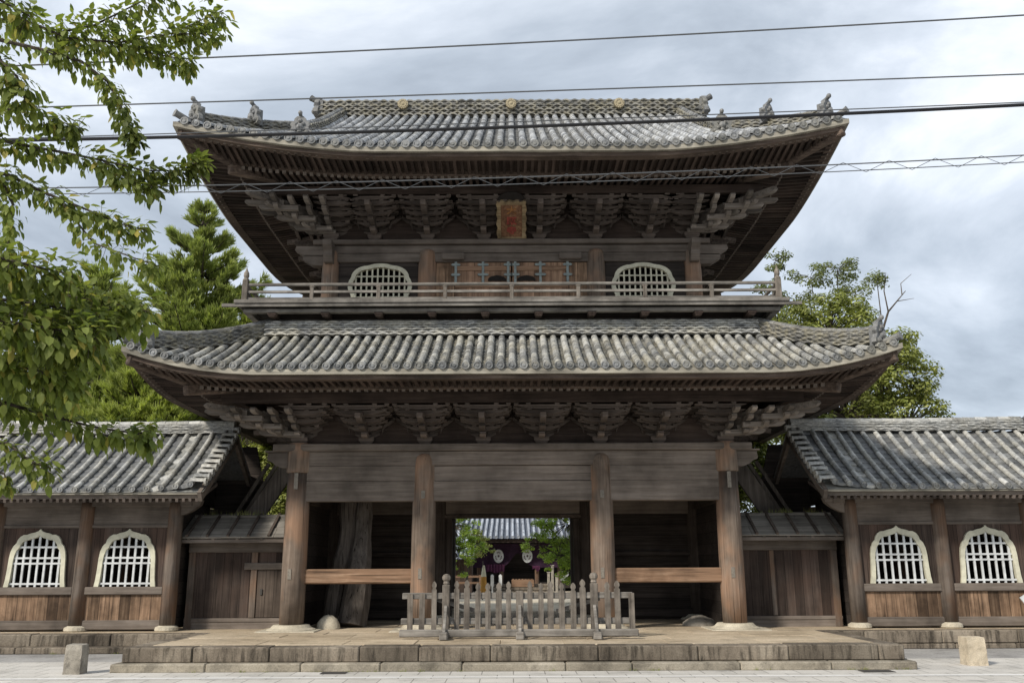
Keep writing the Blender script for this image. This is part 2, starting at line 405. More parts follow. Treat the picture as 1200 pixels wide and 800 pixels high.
# ------------------------------------------------------------------ roof construction
class Hip:
    """hipped roof around a rectangle: W,D half sizes at the eave; d = distance inwards from the eave"""
    def __init__(s, Wd, D, yc, z0, rise, R, q, L, Cn, pw):
        s.pw = pw
        s.W, s.D, s.yc, s.z0, s.rise, s.R, s.q, s.L, s.Cn = Wd, D, yc, z0, rise, R, q, L, Cn
    def half(s, face): return s.W if face in 'fb' else s.D
    def lift(s, face, a, d):
        c = max(0, s.half(face) - abs(a))
        return s.L * max(0, 1 - c / s.Cn) ** s.pw * max(0, 1 - d / (s.Cn * .8)) ** 1.2
    def z(s, face, a, d):
        t = max(0.0, d) / s.R
        return s.z0 + s.rise * (s.q * t + (1 - s.q) * t * t) + s.lift(face, a, d)
    def xy(s, face, a, d):
        if face == 'f': return a, s.yc - s.D + d
        if face == 'b': return a, s.yc + s.D - d
        if face == 'l': return -s.W + d, s.yc + a
        return s.W - d, s.yc + a
    def P(s, face, a, d, dz=0):
        x, y = s.xy(face, a, d); return Vector((x, y, s.z(face, a, d) + dz))
    def lat(s, face): return Vector((1, 0, 0)) if face in 'fb' else Vector((0, 1, 0))
    def out(s, face): return {'f': Vector((0, -1, 0)), 'b': Vector((0, 1, 0)), 'l': Vector((-1, 0, 0)), 'r': Vector((1, 0, 0))}[face]

def cover_row(b, P, t, out, d0, d1, r=.085, seg=.33, rg=rng, cap=True, eb=None):
    """half-round cover tiles laid up the slope; P(d) gives the surface point"""
    if d1 - d0 < .08: return
    n = max(1, round((d1 - d0) / seg)); st = (d1 - d0) / n; m = 6
    for i in range(n):
        da, db = d0 + i * st, d0 + (i + 1) * st + .02
        a, c = P(da), P(db); dr = (c - a); dr.normalize(); nn = t.cross(dr); nn.normalize()
        if nn.z < 0: nn = -nn
        j = t * rg.uniform(-.006, .006); ra, rb = r * 1.05, r * .93
        vs = [];
        for p, q in ((a, ra), (c, rb)):
            for k in range(m + 1):
                th = math.pi * k / m; vs.append(p + j + t * (q * math.cos(th)) + nn * (q * 1.05 * math.sin(th) + .02))
        fs = [(k, k + 1, m + 2 + k, m + 1 + k) for k in range(m)] + [tuple(range(m, -1, -1))]
        b.add(vs, fs)
        if i == 0 and cap:                       # round eave-end disc with a raised rim and boss
            cc = a + nn * .03 + out * .012; u = Vector((0, 0, 1)); K = 10; vs = []
            for q, o in ((r * 1.12, 0), (r * 1.12, .05), (r * .86, .05), (r * .82, .03), (r * .45, .035), (r * .40, .05)):
                for k in range(K):
                    th = 2 * math.pi * k / K; vs.append(cc + out * (o - .03) + t * (q * math.cos(th)) + u * (q * math.sin(th)))
            (eb or b).add(vs, [(i2 * K + k, i2 * K + (k + 1) % K, (i2 + 1) * K + (k + 1) % K, (i2 + 1) * K + k) for i2 in range(5) for k in range(K)] + [tuple(5 * K + k for k in range(K))])

def pan_channel(b, P2, wd, out, d0, d1, seg=.25, sag=.035, step=.03, drop=.07, rg=rng):
    """concave pan tiles between two cover rows; P2(u,d): u in 0..1 across"""
    if d1 - d0 < .08: return
    n = max(1, round((d1 - d0) / seg)); st = (d1 - d0) / n; m = 4
    for i in range(n):
        da, db = d0 + i * st, d0 + (i + 1) * st; j = rg.uniform(-.004, .004)
        vs = []
        for d, up in ((da, step), (db + .02, 0.0)):
            for k in range(m + 1):
                u = k / m; p = P2(u, d); vs.append(p + Vector((0, 0, up + j - sag * (1 - (2 * u - 1) ** 2))))
        for k in range(m + 1): vs.append(vs[k] - Vector((0, 0, drop if i == 0 else step)) + (out * .0))
        fs = [(k, k + 1, m + 2 + k, m + 1 + k) for k in range(m)] + [(k + 1, k, 2 * m + 2 + k, 2 * m + 3 + k) for k in range(m)]
        b.add(vs, fs)

def tile_face(b, pb, eb, H, face, amax, sp, dmax, r=.085, d0=.0, rg=rng, curv=True):
    t, o = H.lat(face), H.out(face); n = int(2 * amax / sp); a0 = -n * sp / 2
    for i in range(n + 1):
        a = a0 + i * sp
        cover_row(b, lambda d, a=a: H.P(face, a, d), t, o, d0, dmax(a), r, rg=rg, eb=eb)
        if i < n:
            pan_channel(pb, lambda u, d, a=a: H.P(face, a + u * sp, d), sp, o, d0 + .03, min(dmax(a), dmax(a + sp)) + sp * .5, rg=rg)

def stack_ridge(b, cap, pts, wd, h, layers, rg, seg=.3, capr=.1, arch=.75):
    """a ridge of piled flat tiles along a polyline with a half-round cap"""
    L = [0.0]
    for i in range(len(pts) - 1): L.append(L[-1] + (pts[i + 1] - pts[i]).length)
    def pos(s):
        s = min(max(s, 0), L[-1])
        for i in range(len(pts) - 1):
            if s <= L[i + 1] + 1e-9:
                return pts[i].lerp(pts[i + 1], (s - L[i]) / max(1e-6, L[i + 1] - L[i]))
        return pts[-1]
    lh = h / layers
    for k in range(layers):
        s = -seg * (.5 if k % 2 else 0); ww = wd * (1 - .25 * k / layers) * (1.06 if k % 2 == 0 else .94)
        while s < L[-1]:
            a, c = max(s, 0), min(s + seg, L[-1])
            if c - a > .03:
                hw_ = (ww + rg.uniform(-.02, .02)) / 2; vs = []; jz = rg.uniform(-.004, .004); M = 5
                for i in range(M + 1):
                    t_ = i / M; p = pos(a + (c - a) * t_); q = pos(min(L[-1], a + (c - a) * t_ + .02)); o_ = pos(max(0, a + (c - a) * t_ - .02))
                    dd = q - o_; dd.normalize(); sd_ = dd.cross(Vector((0, 0, 1))); sd_.normalize(); zz_ = lh * (k + .3) + jz + arch * lh * math.sin(math.pi * t_)
                    for u_, v_ in ((-1, -.3), (1, -.3), (1, .3), (-1, .3)): vs.append(p + sd_ * (hw_ * u_) + Vector((0, 0, zz_ + lh * v_)))
                b.add(vs, [(4 * i + m_, 4 * i + (m_ + 1) % 4, 4 * i + 4 + (m_ + 1) % 4, 4 * i + 4 + m_) for i in range(M) for m_ in range(4)] + [(3, 2, 1, 0), (4 * M, 4 * M + 1, 4 * M + 2, 4 * M + 3)])
            s += seg
        # mortar bed
    n = max(2, int(L[-1] / .6)); 
    for i in range(n):
        p, q = pos(L[-1] * i / n), pos(L[-1] * (i + 1) / n); dz = Vector((0, 0, h * .5)); b.beam(p + dz, q + dz, wd * .68, h * .96)
    n = max(1, round(L[-1] / .34))
    for i in range(n):
        p, q = pos(L[-1] * i / n), pos(L[-1] * (i + 1) / n + .01); dz = Vector((0, 0, h + .0))
        cap.tube([p + dz, q + dz], [capr * 1.08, capr * .95], 10)

def oni(b, p, out, s=1.0, horn=True):
    """ridge-end demon tile: shouldered plate, brow bosses, side scrolls, and the curved cylinder above"""
    out = Vector(out); out.normalize(); t = Vector((0, 0, 1)).cross(out); t.normalize(); u = Vector((0, 0, 1)); p = Vector(p)
    fn = lambda a, v, w_: p + t * (a * s) + u * (v * s) + out * (w_ * s)
    half = [(.0, .66), (.10, .65), (.17, .58), (.19, .5), (.26, .47), (.3, .38), (.25, .30), (.29, .22), (.36, .16), (.38, .06), (.30, 0), (.12, .0), (.08, .04)]
    poly = half + [(-a, v) for a, v in reversed(half[1:])]
    b.prism(poly, fn, -.06, .06)
    for a, v, r in ((0, .30, .11), (.10, .40, .06), (-.10, .40, .06), (.22, .12, .08), (-.22, .12, .08), (0, .15, .07), (0, .50, .07), (.12, .22, .05), (-.12, .22, .05)):
        b.blob(fn(a, v, .07), r * s, 7, 5)
    b.prism([(-.24, 0), (.24, 0), (.22, .5), (-.22, .5)], fn, -.17, -.06)
    if horn:
        b.tube([fn(0, .60, -.1), fn(0, .65, -.02), fn(0, .70, .05), fn(0, .75, .10)], [.075 * s, .065 * s, .055 * s, .06 * s], 9)
        b.blob(fn(0, .75, .10), .07 * s, 8, 5)

def eaves(gate, H, zt, Rw, tag_, yfront, dk):
    """lip board, fascia, flying and base rafters, soffit; zt = underside of the tiles at mid eave"""
    und = lambda f, a, d: zt + H.lift(f, a, d)
    lip, fas, boards = MB(), MB(), MB()
    for f in 'fblr':
        n = 30; hw = H.half(f)
        t, o = H.lat(f), H.out(f)
        def strip(b, d0, d1, za, zb):
            pr = []
            for i in range(n + 1):
                row = []
                for dd, zz in ((d0, za), (d1, za), (d1, zb), (d0, zb)):
                    lim = hw - dd; a = -lim + 2 * lim * i / n
                    x, y = H.xy(f, a, dd); row.append(Vector((x, y, und(f, a, dd * .5) + zz)))
                pr.append(row)
            vs = [p for r in pr for p in r]
            b.add(vs, [(4 * i + k, 4 * i + (k + 1) % 4, 4 * i + 4 + (k + 1) % 4, 4 * i + 4 + k) for i in range(n) for k in range(4)])
        strip(lip, .0, .34, -.155, -.03); strip(fas, .10, .36, -.255, -.158)
        strip(fas, 1.20, 1.38, -.275, -.13)
        # soffit sheet
        def sof(u, v, f=f, hw=hw):
            d = .3 + v * (Rw - .3 + .3); lim = max(0.01, hw - d); a = (2 * u - 1) * lim
            x, y = H.xy(f, a, d); z = und(f, a, d) - .15 + (0 if d < 1.3 else (d - 1.3) * .17); return Vector((x, y, z))
        boards.grid(sof, 40, 10)
    raf = {'f': MB(), 's': MB()}; ends = MB()
    for f in 'fblr':
        hw = H.half(f); sp = .185; n = int(2 * (hw - .35) / sp)
        b = raf['f'] if f in 'fb' else raf['s']
        for i in range(n + 1):
            a = -n * sp / 2 + i * sp; lim = hw - abs(a)
            x0, y0 = H.xy(f, a, .24)
            for (da, db, off, s0, wd, h) in ((.22, 1.45, -.20, .0, .075, .095), (1.26, Rw, -.275, .17, .085, .11)):
                d1 = min(db, lim)
                if d1 - da < .1: continue
                p = Vector((*H.xy(f, a, da), und(f, a, da) + off)); q = Vector((*H.xy(f, a, d1), und(f, a, d1) + off + s0 * (d1 - da)))
                b.beam(p, q, wd, h); e_ = p.lerp(q, .03 / (q - p).length); ends.beam(p - (e_ - p) * .4, e_, wd + .008, h + .008)
    # hip rafters
    hipb = []
    for sx in (-1, 1):
        for sy in (-1, 1):
            def hp(d, dz): return Vector((sx * (H.W - d), H.yc + sy * (H.D - d), und('f', H.W - d, d) + dz))
            hb = MB(); hipb.append(hb); hb.beam(hp(.12, -.26), hp(1.5, -.22), .2, .24, .03); hb.beam(hp(1.15, -.42), hp(Rw, -.12 + .17 * (Rw - 1.2)), .24, .26, .03)
    part('rafter_ends', ends, W['bracket'], None, kind='stuff') if False else None
    raf['e'] = ends
    return lip, fas, boards, raf, hipb

# ------------------------------------------------------------------ bracket sets
def hijiki(b, x, y, z, L, h, wd, ax='x'):
    c = min(.15, L * .3)
    poly = [(-L / 2, h), (-L / 2, h * .5), (-L / 2 + c * .25, h * .22), (-L / 2 + c * .6, h * .05), (-L / 2 + c, 0), (L / 2 - c, 0), (L / 2 - c * .6, h * .05), (L / 2 - c * .25, h * .22), (L / 2, h * .5), (L / 2, h)]
    if ax == 'x': b.prism(poly, lambda u, v, q: Vector((x + u, y + q, z + v)), -wd / 2, wd / 2)
    else: b.prism(poly, lambda u, v, q: Vector((x + q, y + u, z + v)), -wd / 2, wd / 2)
def masu(b, x, y, z, s, h):
    pr = [(.66, 0), (.78, .25), (1, .5), (1, 1)]
    vs = []
    for q, v in pr:
        for a, c in ((-1, -1), (1, -1), (1, 1), (-1, 1)): vs.append((x + a * s / 2 * q, y + c * s / 2 * q, z + v * h))
    b.add(vs, [(4 * i + k, 4 * i + (k + 1) % 4, 4 * i + 4 + (k + 1) % 4, 4 * i + 4 + k) for i in range(3) for k in range(4)] + [(3, 2, 1, 0), (12, 13, 14, 15)])
STEP, PIT = .43, .143
def nose(b, p, d, L, wd, h, rise=0.0):
    """a projecting arm from p along d with a curved carved tip"""
    d = Vector(d); d.normalize(); t = Vector((-d.y, d.x, 0))
    poly = [(-.1, 0), (L - .2, 0 + rise * .6), (L - .08, h * .12 + rise * .8), (L, h * .55 + rise), (L - .03, h + rise), (-.1, h)]
    b.prism(poly, lambda u, v, q: Vector(p) + d * u + Vector((0, 0, v)) + t * q, -wd / 2, wd / 2)
def ogee_arm(b, x, y, z, L, wd, rise=.075, h=.16, ax='x'):
    """bracket arm whose underside sweeps up in an ogee from the middle to the tips"""
    H = L / 2
    half = [(.07, 0), (.13, .004), (H * .45, .018), (H * .62, .034), (H * .76, .062), (H * .86, rise + .012), (H * .94, rise + .02), (H, rise + .045), (H, h)]
    poly = half + [(-u, v) for u, v in reversed(half)]
    if ax == 'x': b.prism(poly, lambda u, v, q: Vector((x + u, y + q, z + v)), -wd / 2, wd / 2)
    else: b.prism(poly, lambda u, v, q: Vector((x + q, y + u, z + v)), -wd / 2, wd / 2)
def bracket_set():
    b = MB(); masu(b, 0, 0, 0, .40, .19)
    for k in range(1, 6):
        z = .165 + (k - 1) * PIT
        for j in range(0, min(k, 4)):
            L = (.74, .98, 1.20, 1.42, 1.53)[k - 1] - (.05 if j == min(k, 4) - 1 else 0)
            ogee_arm(b, 0, -STEP * j, z, L, .10, .07, .112)
            for q in (-(L / 2 - .06), (L / 2 - .06), L * .25, -L * .25): masu(b, q, -STEP * j, z + .106, .115, .050)
        if k < 4: nose(b, (0, .1, z - .02), (0, -1, 0), STEP * k + .28, .16, .118); masu(b, 0, -STEP * k - .02, z + .095, .18, .062)
        elif k == 4: b.beam((0, 0, z + .22), (0, -STEP * 3 - .40, z - .06), .15, .14, .01)
    up = [(.79, .93), (.72, .88), (.64, .82), (.57, .77), (.50, .74), (.45, .66), (.43, .55)]
    for sx in (-1, 1):                    # carved ogee bands that meet the neighbours in pointed arches
        for yy_, dz_ in ((-STEP * 1.5, 0.0), (-STEP * .5, -.2)):
            poly = [(sx * u, v + dz_) for u, v in up] + [(sx * (u + (.0 if k_ == len(up) - 1 else .02)), v + dz_ - .085 + (.07 if k_ == 0 else 0)) for k_, (u, v) in reversed(list(enumerate(up)))]
            b.prism(poly, lambda u, v, q: Vector((u, yy_ + q, v)), -.035, .035)
    return b
def corner_set():
    """corner: arms toward the front (-y), the side (+x) and the diagonal; returns arms and the projecting noses"""
    b, t = MB(), MB(); masu(b, 0, 0, 0, .44, .19)
    for k in range(1, 6):
        z = .185 + (k - 1) * PIT
        L = (.74, .98, 1.24, 1.5, 1.66)[k - 1]
        for j in range(0, min(k, 4)):
            ogee_arm(b, -L * .2, -STEP * j, z - .02, L * .8, .10, .07, .112); ogee_arm(b, STEP * j, L * .2, z - .018, L * .8, .10, .07, .110, 'y')
            for q in (.0, L * .28, L * .52): masu(b, -q, -STEP * j, z + .085, .125, .062); masu(b, STEP * j, q, z + .085, .123, .060)
        if k < 5:
            kk = min(k, 3)
            le = STEP * k * .92 + .62; nose(t, (le - 1.0, -STEP * kk * .98, z - .012), (1, 0, 0), 1.0, .15, .125, .03); nose(t, (le - 1.05, -STEP * kk * .45, z - .02), (1, 0, 0), .8, .13, .12, .03)
            for j in range(0, kk + 1):
                ex = .26 if j < kk else .66
                le = STEP * k * .92 + ex * .6; nose(t, (STEP * j, -(le - .6), z - .008), (0, -1, 0), .6, .13, .115, .02)
            nose(t, (0, 0, z + .004), (1, -1, 0), STEP * k * 1.38 + .42, .17, .13, .06)
            for j in range(1, kk + 1): masu(t, STEP * j * .98, -STEP * j * .98, z + .1, .17, .06)
    return b, t

# ------------------------------------------------------------------ the gate
GD, YC = 8.6, 4.3
CXO, CXI = 5.68, 2.34
gate = thing('temple_gate', 'great two-storeyed dark timber temple gate with two sweeping tiled roofs', 'temple gate', (0, YC, .45))
PLZ = 5.0          # underside of the plate
SLIP = plain('weathered_slip', (.20, .18, .15), .9, .3, 20)
for (x, y) in [(sx * cx, y) for y in (0, YC, GD) for cx in (CXO, CXI) for sx in (-1, 1)]:
    b = MB(); r = .315; outer = abs(x) > 4
    zt = PLZ - .05 if y == 0 else PLZ - .12
    pr = [(r * .97, .60), (r, 1.4), (r * .99, 3), (r * .93, 4.55), (r * .9, zt - .22), (r * .82, zt - .1), (r * .6, zt - .02), (r * .3, zt)]
    if outer and y == 0: pr = pr[:4] + [(r * .9, 4.42), (r * 1.06, 4.46), (r * 1.06, 4.98), (r * .98, 5.06), (r * .98, 5.22), (r * .5, 5.24)]
    b.lathe(pr, (x, y, 0), 28)
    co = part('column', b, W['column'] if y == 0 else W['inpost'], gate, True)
    bs = MB(); bs.lathe([(.62, .42), (.62, .49), (.52, .53), (.45, .60), (.34, .605)], (x, y, 0), 24)
    if y == 0: bs.box(x - .75, x + .75, -.72, .7, .40, .475, .02)
    part('base_stone', bs, BASE, co)
    if y == 0:
        for (xa_, xb_, za_, zb_) in ((x - .05, x + .05, 4.0 if outer else 3.75, 4.42 if outer else 3.95), (x - .09, x, 1.72, 1.98)):
            sl = MB(); sl.box(xa_, xb_, -r - .012, -r + .01, za_, zb_); part('paper_slip', sl, SLIP, co)
# plates and beams (front, centre, back rows; sides)
for y in (0, YC, GD):
    b = MB(); b.box(-6.35, 6.35, y - .3, y + .3, PLZ, PLZ + .19, .02); part('plate_beam', b, W['beam'], gate)
    zs = [(4.62, 4.985), (4.22, 4.605), (3.69, 4.205)] if y != YC else [(4.62, 4.985), (3.58, 4.6)]
    for (z0, z1) in zs:
        b = MB()
        th = .17 if y == 0 else .15
        b.box(-5.55, -2.1, y - th, y + th, z0, z1 + .009, .008); b.box(2.1, 5.55, y - th, y + th, z0, z1 + .009, .008)
        off = .05 if z0 == 4.22 else (-.02 if z0 > 4.5 else .02)
        b.box(-2.2, 2.2, y - th + off, y + th, z0 + .004, z1 + .006, .008); part('tie_beam', b, W['beam'], gate)
for sx in (-1, 1):
    b = MB(); b.box(sx * CXO - .28, sx * CXO + .28, .31, YC - .31, PLZ, PLZ + .186, .02); b.box(sx * CXO - .28, sx * CXO + .28, YC + .31, GD - .31, PLZ, PLZ + .186, .02)
    for (z0, z1) in ((4.62, 4.98), (3.69, 4.6)): b.box(sx * CXO - .15, sx * CXO + .15, 0, GD, z0, z1 - .012, .015)
    part('side_beam', b, W['beam_y'], gate)
    b = MB()                                   # beam end carved beyond the corner column
    b.prism([(0, .34), (.78, .34), (.82, .2), (.80, .14), (.66, .10), (.5, .0), (.3, -.06), (0, -.06)], lambda u, v, q: Vector((sx * (CXO + .2 + u * .78), q, 4.63 + v)), -.16, .16)
    b.box(sx * (CXO + .22), sx * (CXO + .88), -.24, .24, 4.985, 5.0 + .02)
    part('beam_nose', b, W['beam'], gate)
    b = MB(); xa, xb = sorted((sx * 2.6, sx * 5.42)); b.box(xa, xb, -.10, .10, 1.60, 1.97, .03); part('rail_beam', b, W['rail'], gate)
    b = MB(); b.box(xa, xb, YC - .05, YC + .05, .45, 3.7); b.box(sx * CXO - .05, sx * CXO + .05, YC + .05, GD - .2, .45, 3.7); part('plank_wall', b, W['wall'], gate)
    b = MB(); b.box(sx * CXO - .045, sx * CXO + .045, .3, YC - .1, .45, 3.7); part('side_wall', b, W['wall'], gate)
    b = MB(); b.box(sx * 1.86, sx * 2.05, YC - .15, YC + .15, .45, 3.46, .02); b.box(sx * 1.98, sx * 2.5, YC + .1, YC + .2, .45, 3.46); part('door_jamb', b, W['inpost'], gate)
    for za, zb in ((.52, .78), (2.3, 2.45)):
        b = MB(); b.box(xa, xb, YC - .17, YC - .052, za, zb, .02); part('wall_rail', b, W['wall'], gate)
b = MB(); b.box(-2.2, 2.2, YC - .18, YC + .16, 3.462, 3.575, .02); part('door_lintel', b, W['beam_y'], gate)
b = MB(); b.box(-6, 6, .2, GD - .2, 4.98, 4.995); part('ceiling_boards', b, W['wall'], gate)

bset = bracket_set(); cset, cnose = corner_set()
def place_brackets(xs, xc, yf, ys, z0, yc):
    first = [None, None]
    def put(i, mb, loc, rz, nm, mirror=False):
        if mirror:
            m2 = MB(); m2.v = [(-x, y, z) for x, y, z in mb.v]; m2.f = [tuple(reversed(f)) for f in mb.f]; mb = m2
        if first[i] is None or mirror:
            me = MB(); me.v = [(p[0], p[1], p[2]) for p in mb.v]; me.f = mb.f
            o = bpy.data.objects.new(nm, None)
            o = part(nm, me, W['bracket']); o.parent = gate
            if not mirror: first[i] = o
        else:
            o = first[i].copy(); C.objects.link(o); o.parent = gate
        o.location = Vector(loc) - WL[gate.name]; o.rotation_euler = (0, 0, rz)
        if i == 1:
            m2 = MB(); m2.v = [((-x if mirror else x), y, z) for x, y, z in cnose.v]; m2.f = cnose.f
            nn = part('bracket_nose', m2, W['nose']); nn.parent = o
    for x in xs: put(0, bset, (x, yf, z0), 0, 'bracket_set')
    for sx in (-1, 1):
        for y in ys: put(0, bset, (sx * xc, y, z0), sx * math.pi / 2, 'bracket_set')
    put(1, cset, (xc, yf, z0), 0, 'corner_bracket')
    put(1, cset, (-xc, yf, z0), 0, 'corner_bracket', True)
place_brackets([-3.9, -2.34, -.78, .78, 2.34, 3.9], CXO, 0, [1.45, 2.9, 4.3, 5.7, 7.15], 5.19, YC)
UX, UY = 5.2, .5       # upper storey half width and front
UPZ = 11.0
place_brackets([-3.95, -2.42, -.8, .8, 2.42, 3.95], UX, UY, [2.0, 3.5, 5.1, 6.6], UPZ + .15, YC)

def bracket_zone(xc, yf, z0, ph):
    b = MB()
    yb = 2 * YC - yf
    b.box(-xc, xc, yf - .03, yf + .03, z0, z0 + 1.62); b.box(-xc, xc, yb - .03, yb + .03, z0, z0 + 1.62)
    for sx in (-1, 1): b.box(sx * xc - .03, sx * xc + .03, yf + .03, yb - .03, z0, z0 + 1.62)
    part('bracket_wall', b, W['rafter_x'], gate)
    b = MB(); q = 3 * STEP
    for j, zz in ((3, .185 + 5 * PIT + .008),):
        y0, y1, x = yf - STEP * j, yb + STEP * j, xc + STEP * j
        b.box(-x - .5, x + .5, y0 - .07, y0 + .07, z0 + zz, z0 + zz + ph, .012); b.box(-x - .5, x + .5, y1 - .07, y1 + .07, z0 + zz, z0 + zz + ph, .012)
        for sx in (-1, 1): b.box(sx * x - .07, sx * x + .07, y0 + .08, y1 - .08, z0 + zz, z0 + zz + ph - .003, .012)
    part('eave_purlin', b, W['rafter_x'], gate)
bracket_zone(CXO, 0, 5.19, .32); bracket_zone(UX, UY, UPZ + .15, .24)

def finish_eaves(H, zt, Rw, roof):
    lip, fas, boards, raf, hipb = eaves(gate, H, zt, Rw, '', 0, 0)
    part('eave_board', lip, W['lip'], roof); part('eave_fascia', fas, W['fascia'], roof)
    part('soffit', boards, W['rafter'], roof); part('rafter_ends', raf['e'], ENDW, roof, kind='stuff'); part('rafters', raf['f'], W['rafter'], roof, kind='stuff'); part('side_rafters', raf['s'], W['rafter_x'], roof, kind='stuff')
    for hb in hipb: part('hip_rafter', hb, W['fascia'], roof)

# lower roof
rg = random.Random(11)
HL = Hip(9.2, YC + 3.5, YC, 6.56, 1.42, 2.7, .85, .58, 3.3, 2.0)
tb, pb_, eb_ = MB(), MB(), MB()
for f in 'flr':
    hw = HL.half(f)
    tile_face(tb, pb_, eb_, HL, f, hw - .2, .272, lambda a, hw=hw: min(2.65, hw - abs(a) - .02), rg=rg)
for f in 'fblr':
    hw = HL.half(f)
    pb_.grid(lambda u, v, f=f, hw=hw: HL.P(f, (2 * u - 1) * (hw - v * 2.75), v * 2.75, -.045), 40, 8)
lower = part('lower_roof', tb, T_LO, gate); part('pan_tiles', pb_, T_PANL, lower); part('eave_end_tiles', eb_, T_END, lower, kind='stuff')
rb, rc = MB(), MB(); Z = 7.96; QX, QY = 6.55, YC + .85
for a, c in (((-QX, YC - QY), (QX, YC - QY)), ((-QX, YC - QY), (-QX, YC + QY)), ((QX, YC - QY), (QX, YC + QY))):
    stack_ridge(rb, rc, [Vector((*a, Z)), Vector((*c, Z))], .5, .40, 6, rg, capr=.07, arch=.4)
part('wall_ridge', rb, T_LO, lower); part('ridge_cap', rc, T_LO, lower)
def hip_ridge(H, roof, d0, d1, wd, h, layers, sx, sy, oni_s, mat, dz=.04, capr=.09):
    b, c = MB(), MB()
    pts = [Vector((sx * (H.W - d), H.yc + sy * (H.D - d), H.z('f', H.W - d, d) + dz)) for d in [d0 + (d1 - d0) * i / 12 for i in range(13)]]
    stack_ridge(b, c, pts, wd, h, layers, rg, capr=capr)
    r = part('hip_ridge', b, mat, roof); part('ridge_cap', c, T_ORN, roof)
    ob = MB(); oni(ob, pts[0] - Vector((0, 0, .06)) + Vector((sx, sy, 0)) * .05, (sx, sy, 0), oni_s * 1.2); part('ridge_end_tile', ob, T_ORN, roof)
    return pts
for sx in (-1, 1): hip_ridge(HL, lower, .42, 2.72, .34, .38, 7, sx, -1, .78, T_RIDGE)
# corner tip cylinders
def corner_tip(H, roof):
    for sx in (-1, 1):
        b = MB()
        p = Vector((sx * (H.W - .3), H.yc - H.D + .3, H.z('f', H.W - .3, .3) + .06)); d = Vector((sx, -1, .35)); d.normalize()
        b.tube([p, p + d * .36, p + d * .42], [.09, .09, .11], 10); part('corner_tile', b, T_ORN, roof)
corner_tip(HL, lower); finish_eaves(HL, 6.55, 3.5, lower)

# balcony
BX, BY = 7.25, -1.6
bal = MB(); yb = 2 * YC - BY
bal.box(-BX, BX, BY, yb, 8.70, 8.80, .012)
balc = part('balcony', bal, W['greyx'], gate)
b = MB(); b.box(-BX + .2, BX - .2, BY + .2, BY + .38, 8.50, 8.60, .012)
for sx in (-1, 1): b.box(sx * (BX - .34), sx * (BX - .16), BY + .35, yb - .35, 8.52, 8.693, .012)
b.box(-BX - .32, BX + .32, BY + .04, BY + .13, 8.62, 8.698)
part('balcony_beam', b, W['greyx'], balc); b = MB(); b.box(-BX + .1, BX - .1, BY + .1, .3, 8.66, 8.698); part('deck_underside', b, W['wall'], balc)
for i in range(10):
    x = -6.3 + i * 1.4
    b = MB(); b.prism([(0, .12), (.66, .12), (.70, .07), (.6, .02), (.45, -.08), (0, -.12)], lambda u, v, q, x=x: Vector((x + q, -.68 - u, 8.53 + v)), -.08, .08)
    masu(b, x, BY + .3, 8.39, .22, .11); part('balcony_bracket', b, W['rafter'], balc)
b = MB(); b.box(-6.4, 6.4, -.75, -.62, 7.9, 8.69)
for sx in (-1, 1): b.box(sx * 6.4, sx * 6.28, -.62, 2 * YC + .7, 7.9, 8.688)
b.box(-6.4, 6.4, -.80, -.752, 8.34, 8.44, .01)
part('base_wall', b, W['wall'], gate)
def run(b, z, r, hx, y0, y1, over=.25):
    b.tube([(-hx - over, y0, z), (hx + over, y0, z)], r, 8)
    for sx in (-1, 1): b.tube([(sx * hx, y0 - over * .0, z + .001), (sx * hx, y1, z + .001)], r, 8)
b = MB(); rx, ry0 = BX - .22, BY + .22
run(b, 9.26, .045, rx, ry0, yb - .2, .0)
for z, hh in ((9.06, .06), (8.86, .08)):
    b.box(-rx, rx, ry0 - .035, ry0 + .035, z - hh / 2, z + hh / 2)
    for sx in (-1, 1): b.box(sx * rx - .033, sx * rx + .033, ry0 + .04, yb - .2, z - hh / 2, z + hh / 2)
part('railing', b, W['greyx'], balc)
for i in range(9):
    x = -rx + 2 * rx * i / 8
    b = MB()
    if i in (0, 8):
        b.box(x - .075, x + .075, ry0 - .075, ry0 + .075, 8.8, 9.36, .01)
        b.lathe([(.085, 9.36), (.09, 9.40), (.05, 9.44), (.075, 9.50), (.07, 9.58), (.03, 9.66), (.008, 9.74)], (x, ry0, 0), 12)
    else:
        b.box(x - .05, x + .05, ry0 - .045, ry0 + .045, 8.8, 9.18, .008); b.blob((x, ry0, 9.2), (.09, .06, .03), 8, 4)
    part('rail_post', b, W['grey'], balc)

# upper storey
for x in (-UX, -2.42, 2.42, UX):
    b = MB(); r = .25 if abs(x) > 4 else .27
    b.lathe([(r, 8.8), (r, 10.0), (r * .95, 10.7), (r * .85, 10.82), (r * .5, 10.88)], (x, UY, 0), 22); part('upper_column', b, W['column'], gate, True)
    b = MB(); b.lathe([(r, 8.8), (r * .9, 10.9)], (x, 2 * YC - UY, 0), 14); part('upper_column', b, W['post'], gate, True)
b = MB(); b.box(-UX - .5, UX + .5, UY - .25, UY + .25, UPZ, UPZ + .14, .02)
for sx in (-1, 1): b.box(sx * UX - .24, sx * UX + .24, UY + .26, 2 * YC - UY + .25, UPZ, UPZ + .138, .02)
part('upper_plate_beam', b, W['beam'], gate)
for z0, z1 in ((10.76, 10.985), (10.49, 10.748)):
    b = MB(); b.box(-UX, UX, UY - .13, UY + .13, z0, z1, .015)
    for sx in (-1, 1): b.box(sx * UX - .12, sx * UX + .12, UY + .2, 2 * YC - UY, z0, z1 - .01, .015)
    part('upper_tie_beam', b, W['beam'], gate)
